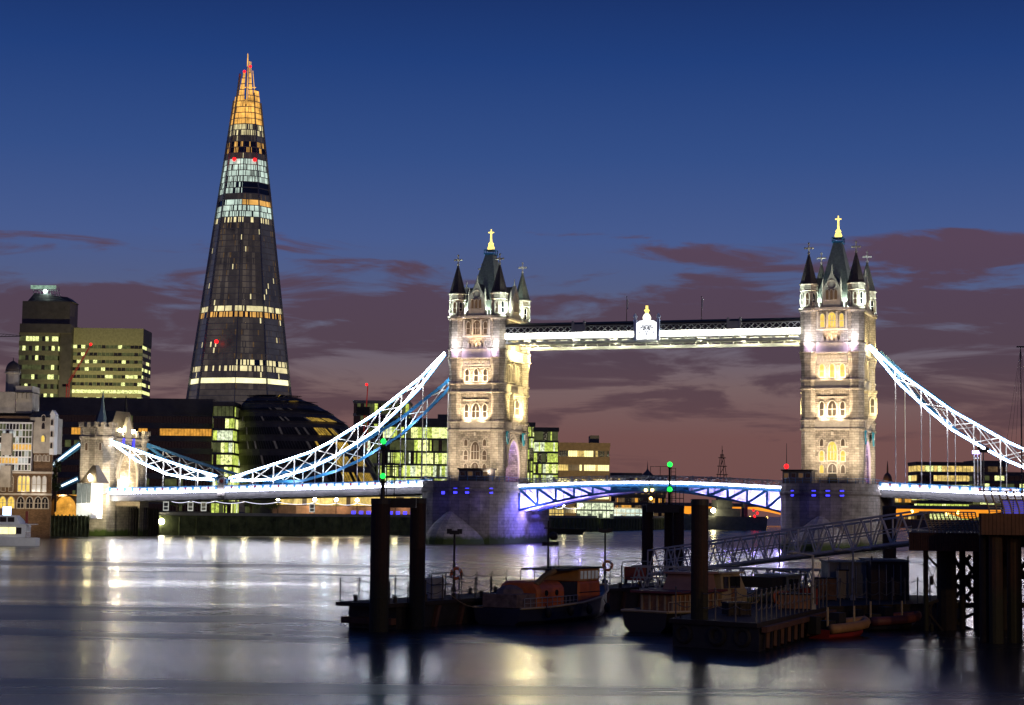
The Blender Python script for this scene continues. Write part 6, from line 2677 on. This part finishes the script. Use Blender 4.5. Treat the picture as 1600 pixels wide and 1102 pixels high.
m.path([(3.4, -1.3, 3.2), (4.6, -1.3, 3.9), (6.4, -1.2, 4.3)], .22, 8)
m.build('liferaft', mat('mustard_canvas', (.32, .20, .06), .8, var=.4), t)
m = MB()
m.tube((7.7, 0, 4.4), (7.7, 0, 8.6), .10, .06, 8)
m.box(7.2, 8.9, -.25, .25, 6.4, 6.75)
m.ball((8.5, 0, 7.25), .38, 8, 6)
m.box(7.1, 8.3, -.06, .06, 7.9, 8.0)
m.path([(6.4, -1.2, 4.4), (6.5, -1.2, 5.3), (8.6, -1.2, 5.7), (10.4, -1.2, 5.1), (10.5, -1.2, 4.5)], .035, 5)
m.path([(7.3, -.4, 4.4), (7.3, -.4, 6.2), (8.6, -.4, 6.2), (8.6, -.4, 4.4)], .04, 5)
for x, y in ((6.0, -1.1), (10.6, .9), (11.2, -1)):
    m.tube((x, y, 4.5), (x, y, 6.6), .03, .015, 4)
m.tube((10.6, .9, 6.4), (11.8, .9, 4.5), .02, n=4)
m.tube((10.6, .9, 6.4), (9.4, .9, 4.5), .02, n=4)
m.tube((10.6, .9, 6.2), (10.6, .9, 8.2), .02, n=4)
m.build('mast', DSTEEL, t)
m = MB()
for i in range(9):
    f = i / 8
    x = 13.8 + 3.2 * f
    for sg in (-1, 1):
        y = sg * (1.7 * (1 - f) + .1)
        m.tube((x, y, 2.2 + .5 * f), (x, y, 3.0 + .5 * f), .025, n=4)
for sg in (-1, 1):
    m.path([(13.8, sg * 1.8, 3.0), (15.4, sg * 1.0, 3.25), (17.0, sg * .1, 3.5)], .03, 5)
m.build('bow_rail', GREYP, t)
m = MB()                                     # worn lettering-like streaks are left plain: just a dark trim line
m.bar((9.85, -1.58, 2.35), (13.5, -1.58, 2.35), .03, .08)
m.build('trim_line', DSTEEL, t)
for x in (3.0, 6.5, 9.5, 12.5):
    m = MB()
    m.ball((x, -2.58, .95), .26, 8, 6, 1.7)
    m.tube((x, -2.5, 1.3), (x, -2.3, 1.7), .03, n=4)
    m.build('fender', RUBBER, t, smooth=True)
m = MB()
for i in range(12):
    m.tube((.4 + i * .75, -2.05 - .25 * math.sin(i * .3), 1.4), (.4 + i * .75, -2.05 - .25 * math.sin(i * .3), 2.2), .025, n=4)
m.path([(.4 + i * .75, -2.05 - .25 * math.sin(i * .3), 2.2) for i in range(12)], .03, 5)
m.path([(.4 + i * .75, -2.05 - .25 * math.sin(i * .3), 1.8) for i in range(12)], .02, 4)
m.build('side_rail', GREYP, t)
for x in (4.2, 5.8):
    m = MB()
    m.tube((x, -1.78, 2.5), (x, -1.70, 2.5), .26, n=12)
    m.build('cabin_port', GLASSD, t)


# wheelhouse boat
stern2 = Vector((XY(1008, 119.5), 119.5, 0))
t = thing('wheelhouse_boat', 'old varnished motor yacht with buff wheelhouse behind the thick rusty pile', 'boat', stern2, math.atan2(12.6, 9.2))
t.scale = (.95, .95, .82)
L_ = 15.6
m = hullmesh(L_, [(0, 1.75, 1.55, -.3), (.15, 2.1, 1.5, -.4), (.5, 2.3, 1.55, -.5), (.75, 1.9, 1.85, -.4), (.9, 1.0, 2.15, 0), (1.0, .08, 2.5, 1.0)])
m.build('hull', BLACKH, t)
m = MB()
for sg in (-1, 1):
    m.path([(x * L_, sg * hb, z) for x, hb, z in ((0, 1.78, 1.6), (.15, 2.14, 1.56), (.5, 2.34, 1.6), (.75, 1.94, 1.9), (.9, 1.04, 2.2), (1.0, .1, 2.56))], .11, 6)
m.path([(0, -1.78, 1.6), (-.05, 0, 1.62), (0, 1.78, 1.6)], .11, 6)
m.build('rubbing_strake', BUFF, t)
rbox(1.6, 7.6, 1.55, 1.4, 2.95, .2, .04).build('saloon', VARN, t)
m = MB()
for i in range(9):
    x = 1.9 + i * .62
    m.box(x, x + .12, -1.60, -1.56, 1.6, 2.8)
for i in range(5):
    m.box(1.55, 1.595, -1.3 + i * .6, -1.15 + i * .6, 1.6, 2.8)
m.build('saloon_mullion', BUFF, t)
m = MB()
m.box(1.0, 8.0, -1.8, 1.8, 2.95, 3.12)
m.build('saloon_roof', mat('maroon_roof', (.12, .03, .035), .7), t)
m = MB()
m.loft([[(4.2, -1.2, 3.12), (7.4, -1.2, 3.12), (7.4, 1.2, 3.12), (4.2, 1.2, 3.12)], [(4.8, -1.1, 4.35), (7.2, -1.1, 4.35), (7.2, 1.1, 4.35), (4.8, 1.1, 4.35)]])
m.box(4.5, 7.5, -1.3, 1.3, 4.35, 4.5)
m.build('upper_cabin', mat('faded_pink_paint', (.26, .15, .12), .7), t)
m = MB()
m.box(7.7, 11.2, -1.5, 1.5, 1.5, 3.0)
m.loft([[(7.8, -1.4, 3.0), (11.2, -1.4, 3.0), (11.2, 1.4, 3.0), (7.8, 1.4, 3.0)], [(7.8, -1.3, 4.3), (10.5, -1.3, 4.3), (10.5, 1.3, 4.3), (7.8, 1.3, 4.3)]])
m.box(7.6, 10.8, -1.5, 1.5, 4.3, 4.45)
wh = m.build('wheelhouse', BUFF, t)
m = MB()
for x in (8.1, 9.0, 9.75):
    m.box(x, x + .6, -1.45, -1.36, 3.15, 4.1)
m.build('window', GLASSD, wh)
m = MB()
m.box(9.0, 9.7, -1.53, -1.501, 1.6, 3.1)
m.build('door', VARN, wh)
m = MB()
m.tube((7.3, 0, 4.5), (7.3, 0, 8.0), .09, .05, 6)
m.tube((7.0, -.1, 4.4), (6.6, -.6, 2.9), .05, n=5)
m.box(6.7, 7.9, -.05, .05, 7.0, 7.1)
m.build('mast', BUFF, t)
m = MB()
m.box(11.0, 13.8, -1.1, 1.1, 1.85, 2.3)
m.build('foredeck_hatch', mat('deck_green', (.10, .13, .11), .8), t)
m = MB()
for i in range(14):
    f = i / 13
    x, y, z = .2 + 14.6 * f, -(1.75 + .5 * math.sin(f * 2.2)) * (1 - max(0, f - .7) * 2.6), 1.55 + .9 * max(0, f - .4)
    m.tube((x, y, z), (x, y, z + .8), .025, n=4)
m.path([(.2 + 14.6 * f, -(1.75 + .5 * math.sin(f * 2.2)) * (1 - max(0, f - .7) * 2.6), 2.35 + .9 * max(0, f - .4)) for f in [i / 13 for i in range(14)]], .03, 5)
m.build('side_rail', BUFF, t)


ropes('mooring rope from the bow of the orange lifeboat to the pontoon', [((XY(936, 141), 141, 2.2), pontoon(24, -W1, ZP + .3))])
ropes('mooring rope from the stern of the orange lifeboat to the pontoon', [((XY(772, 127), 127, 1.3), pontoon(6.6, -W1, ZP + .3))])
ropes('mooring rope from the wheelhouse boat to the landing stage', [((XY(1060, 112), 113, 1.4), (9.8, 107.9, ZS + .2))])
# small work boat behind the railing
t = thing('work_boat', 'small work boat with pale green cabin and orange floats behind the stage railing', 'boat', (XY(1178, 127), 127, 0), math.atan2(8, 5))
m = hullmesh(8.4, [(0, 1.3, 1.2, -.3), (.4, 1.6, 1.2, -.35), (.75, 1.3, 1.4, -.2), (1.0, .1, 1.7, .7)])
m.build('hull', BLACKH, t)
m = MB()
m.box(3.0, 5.4, -1.1, 1.1, 1.2, 3.3)
m.box(2.8, 5.8, -1.25, 1.25, 3.3, 3.42)
cb_ = m.build('cabin', mat('pale_green_paint', (.26, .30, .24), .6), t)
m = MB()
for x in (3.3, 4.2):
    m.box(x, x + .7, -1.13, -1.101, 2.3, 3.1)
m.build('window', GLASSD, cb_)
m = MB()
m.path([(5.4, -1, 1.3), (5.5, -1, 3.6), (7.3, -.6, 3.5), (7.8, -.5, 1.6)], .09, 6)
m.path([(5.4, 1, 1.3), (5.5, 1, 3.6), (7.3, .6, 3.5), (7.8, .5, 1.6)], .09, 6)
m.tube((4.2, 0, 3.4), (4.2, 0, 6.3), .05, .03, 5)
m.build('rail_frame', DSTEEL, t)
m = MB()
m.box(.3, 2.6, -1.2, 1.2, 2.6, 3.3)
m.build('black_canopy', RUBBER, t)
for k, (x, y) in enumerate(((.8, -1.35), (1.6, -1.4), (2.3, -1.45))):
    m = MB()
    m.torus((x, y, 1.9), .42, .13, (1, 0, 0), (0, .2, 1), 16, 7)
    m.build('float_ring', ORANGE, t, smooth=True)
m = MB()
m.ball((7.4, -.8, 2.1), .35, 8, 6)
m.build('white_fender', WHITE, t)


def rib(label, loc, rz, L_, tube, hullm):
    t = thing('inflatable_boat', label, 'inflatable boat', loc, rz)
    m = MB()
    pts = []
    for sg, fs in ((-1, [0, .25, .5, .75, .92]), (1, [.92, .75, .5, .25, 0])):
        for f in fs:
            hb = 1.05 if f < .55 else 1.05 * (1 - ((f - .55) / .45) ** 2)
            pts.append((f * L_, sg * max(.12, hb), .62 + .25 * f ** 2))
    pts.insert(5, (L_, 0, .9))
    m.path(pts, .30, 8)
    m.build('tube', tube, t, smooth=True)
    m = hullmesh(L_ * .95, [(0, .95, .55, -.2), (.5, 1.0, .6, -.25), (.8, .7, .75, -.1), (1.0, .08, .9, .4)])
    m.build('hull', hullm, t)
    m = MB()
    m.box(L_ * .35, L_ * .5, -.35, .35, .6, 1.5)
    m.box(L_ * .12, L_ * .3, -.3, .3, .6, 1.05)
    m.build('console', DSTEEL, t)
    m = MB()
    m.box(-.5, .0, -.3, .3, .3, 1.35)
    m.build('outboard_motor', RUBBER, t)
    m = MB()
    for x in (L_ * .08, L_ * .62):
        m.tube((x, -.5, .7), (x, -.5, 1.9), .07, n=6)
    m.build('post', BUFF, t)
    return t


TUBEO = mat('orange_tube', (.30, .17, .07), .6, var=.25, scale=1.5)
pr = G(1276, 998, 0)
rib('orange inflatable boat moored at the landing stage below the lamp post', (pr.x, pr.y, 0), rad(48), 5.6, TUBEO, REDP)
pr = G(1345, 985, 0)
rib('dark red inflatable boat moored below the dark container shed', (pr.x, pr.y, 0), rad(30), 5.0, mat('dull_red_tube', (.12, .035, .03), .6), BLACKH)


# ------------------------------------------------------------------ timber pier on the right
t = thing('timber_pier', 'dark timber pier on braced piles with boarded fascia at the right edge', 'pier', (XY(1420, 124), 124, 0), 0)
x0 = 0.0


def lx(px, Y):
    return XY(px, Y) - t.location.x


def lz(py, px, Y):
    return P(px, py, Y).z


zb1, zt1 = lz(861, 1450, 124), lz(833, 1450, 124)
zb2, zt2 = lz(836, 1560, 112), lz(803, 1560, 112)
m = MB()
m.prism([(0.02, .12), (16, .12), (22, 24), (lx(1426, 148), 24)], zb1 + .3, zt1)
m.prism([(lx(1533, 112.2), -11.8), (20, -11.8), (21, -.2), (lx(1536, 123.8), -.2)], zb2 + .2, zt2)
m.build('deck', TIMBER, t)
m = MB()
n = 46
for i in range(n):                           # upright boards of the lower fascia
    x = 7.0 * i / n
    m.box(x + .01, x + 7.0 / n - .01, RND.uniform(-.02, .02), .12, zb1, zt1 + .02)
m.build('lower_fascia', WOODRED, t)
m = MB()
xf = lx(1533, 112)
for i in range(40):
    x = xf + 9.0 * i / 40
    m.box(x + .01, x + 9.0 / 40 - .01, -12 + RND.uniform(-.02, .02), -11.81, zb2, zt2 + .02)
for i in range(40):
    y = -11.8 + 11.6 * i / 40
    xx = lx(1533.5, 124 + y)
    m.box(xx - .1, xx, y + .01, y + 11.6 / 40 - .01, zb2, zt2 + .02)
m.build('upper_fascia', WOODRED, t)


def leg(px, Y, r, mt=TIMBER, zt=None):
    q = MB()
    q.tube((0, 0, -1.5), (0, 0, zt or zb1 + .25), r, r * .95, 12)
    q.build('pile', mt, t, loc=(lx(px, Y), Y - 124, 0))


leg(1446, 124.6, .17, RUST)
for px, Y, r in ((1478, 126, .66), (1503, 127, .22), (1529, 128, .42), (1548, 125, .62), (1568, 127, .5), (1555, 113, .42), (1584, 114, .45), (1612, 113, .5), (1537, 114, .3)):
    leg(px, Y, r, RUST if px in (1555, 1584) else TIMBER, zb2 + .15 if Y < 116 else None)
m = MB()


def brace(pxa, pya, pxb, pyb, Y, wd):
    a, b = P(pxa, pya, Y), P(pxb, pyb, Y)
    o = t.location
    m.bar(a - o, b - o, wd * .7, wd)


brace(1446, 866, 1465, 886, 124.9, .14)
brace(1446, 876, 1464, 920, 124.9, .05)
brace(1464, 880, 1448, 935, 125.1, .05)
brace(1446, 952, 1474, 987, 124.9, .14)
brace(1447, 945, 1466, 938, 124.9, .2)
brace(1446, 962, 1460, 940, 125.0, .08)
brace(1455, 940, 1456, 980, 125.1, .05)
for a_ in (1488, 1505):
    brace(a_, 868, a_ + 28, 915, 127.5, .22)
    brace(a_ + 28, 868, a_, 915, 127.7, .22)
    brace(a_, 905, a_ + 28, 940, 127.5, .22)
    brace(a_ + 28, 905, a_, 940, 127.7, .22)
for a_ in (1560, 1582):
    brace(a_, 868, a_ + 26, 912, 126.6, .2)
    brace(a_ + 26, 868, a_, 912, 126.8, .2)
brace(1464, 902, 1620, 902, 127.2, .3)
brace(1460, 946, 1620, 946, 127.2, .35)
brace(1464, 958, 1530, 990, 127, .2)
brace(1464, 985, 1530, 955, 127.2, .2)
m.build('cross_brace', TIMBER, t)
q = MB()
o = t.location
for py, px in ((907, 1456), (982, 1456)):
    p = P(px, py, 124.8) - o
    q.tube((p.x, p.y, p.z - .28), (p.x, p.y, p.z + .28), .12, n=8)
q.build('turnbuckle', RUST, t)


def curverail(label, xa_, xb_, Y, z, h, n, rails):
    t = thing('curved_railing', label, 'railing', (xa_, Y, z), 0)
    m = MB()
    def prof(f):                             # posts lean in, then curve outwards
        return .0 - .55 * math.sin(f * 1.45) ** 2
    for i in range(n):
        x = (xb_ - xa_) * i / (n - 1)
        pts = [(x + prof(f) * .9 + .0, prof(f), h * f) for f in (0, .2, .4, .6, .8, 1.0)]
        m.sweep(pts, .10, .07, (0, 1, 0))
    m.build('post', mat('weathered_rail', (.30, .25, .19), .7), t)
    m = MB()
    for k in range(rails):
        f = (k + 1) / (rails + 1)
        m.tube((prof(f) * .9, prof(f) + .03, h * f), (xb_ - xa_ + prof(f) * .9, prof(f) + .03, h * f), .026, n=4)
    m.tube((prof(1) * .9 - .3, prof(1), h), (xb_ - xa_ + prof(1) * .9, prof(1), h), .045, n=6)
    m.build('rail', GREYP, t)
    return t


ya = 125.0
curverail('curved slatted railing on the lower deck of the timber pier', XY(1452, ya), XY(1532, ya), ya, zt1 + .02, lz(801, 1490, ya) - zt1, 14, 9)
yb_ = 113.0
curverail('curved slatted railing on the upper deck of the timber pier', XY(1546, yb_), XY(1640, yb_), yb_, zt2 + .02, lz(768, 1560, yb_) - zt2, 9, 10)
t = thing('blue_screen', 'violet blue lit window screen beyond the upper pier railing', 'sign', (XY(1592, 260), 260, 9), 0)
m = MB()
m.box(-2.4, 2.4, 0, .3, -2.0, 1.0)
m.build('frame', DSTEEL, t)
m = MB()
for i in range(3):
    m.box(-2.2 + 1.5 * i, -.85 + 1.5 * i, -.05, -.01, -1.8, .8)
m.build('lit_pane', glow('violet_screen', (.12, .10, .75), .55, .4, .8), t)
# dark camera pole standing on the right side span
uu, z0_ = B(1537, 768, -9.6)
t = bthing('camera_pole', 'short dark pole with camera heads at the break of the right parapet', 'camera pole', uu, -9.6, z0_)
H = B(1537, 703, -9.6)[1] - z0_
m = MB()
m.tube((0, 0, 0), (0, 0, H), .16, .12, 8)
m.build('pole', DSTEEL, t)
m = MB()
m.box(-.9, .9, -.3, .3, H - .6, H + .1)
m.box(-1.2, -.5, -.5, .2, H + .1, H + .7)
m.box(.4, 1.3, -.5, .2, H - .2, H + .5)
m.build('camera_head', DSTEEL, t)
# sailing barge mast and rigging at the right edge
pb_ = P(1597, 770, 330)
t = thing('barge_mast', 'tall thin sailing mast with rigging lines at the right edge of the photo', 'mast', (pb_.x, 330, pb_.z), 0)
H = P(1597, 541, 330).z - pb_.z
m = MB()
m.tube((0, 0, 0), (0, 0, H), .14, .07, 6)
m.box(-.7, .7, -.1, .1, H - .25, H)
m.build('mast', DSTEEL, t)
m = MB()
for x in (-3.2, -2.2, -1.2, 1.4, 2.6):
    m.tube((0, 0, H - .3), (x, 0, H * .2), .025, n=4)
m.build('rigging', DSTEEL, t)

# dim street light reaching the moored boats and jetties from the near bank (unseen lamps off to the right)
for x, y, z, e in ((30, 58, 15, 6500), (48, 78, 16, 8500)):
    lampobj('POINT', (x, y, z), (1.0, .64, .28), e, None, .3)
lampobj('SPOT', (210, 300, 22), (1.0, .80, .60), 220000, None, .5, (FR.x - 20, FR.y, 6), 50, .6)  # added unseen spot from the right bank, brightens the right pier
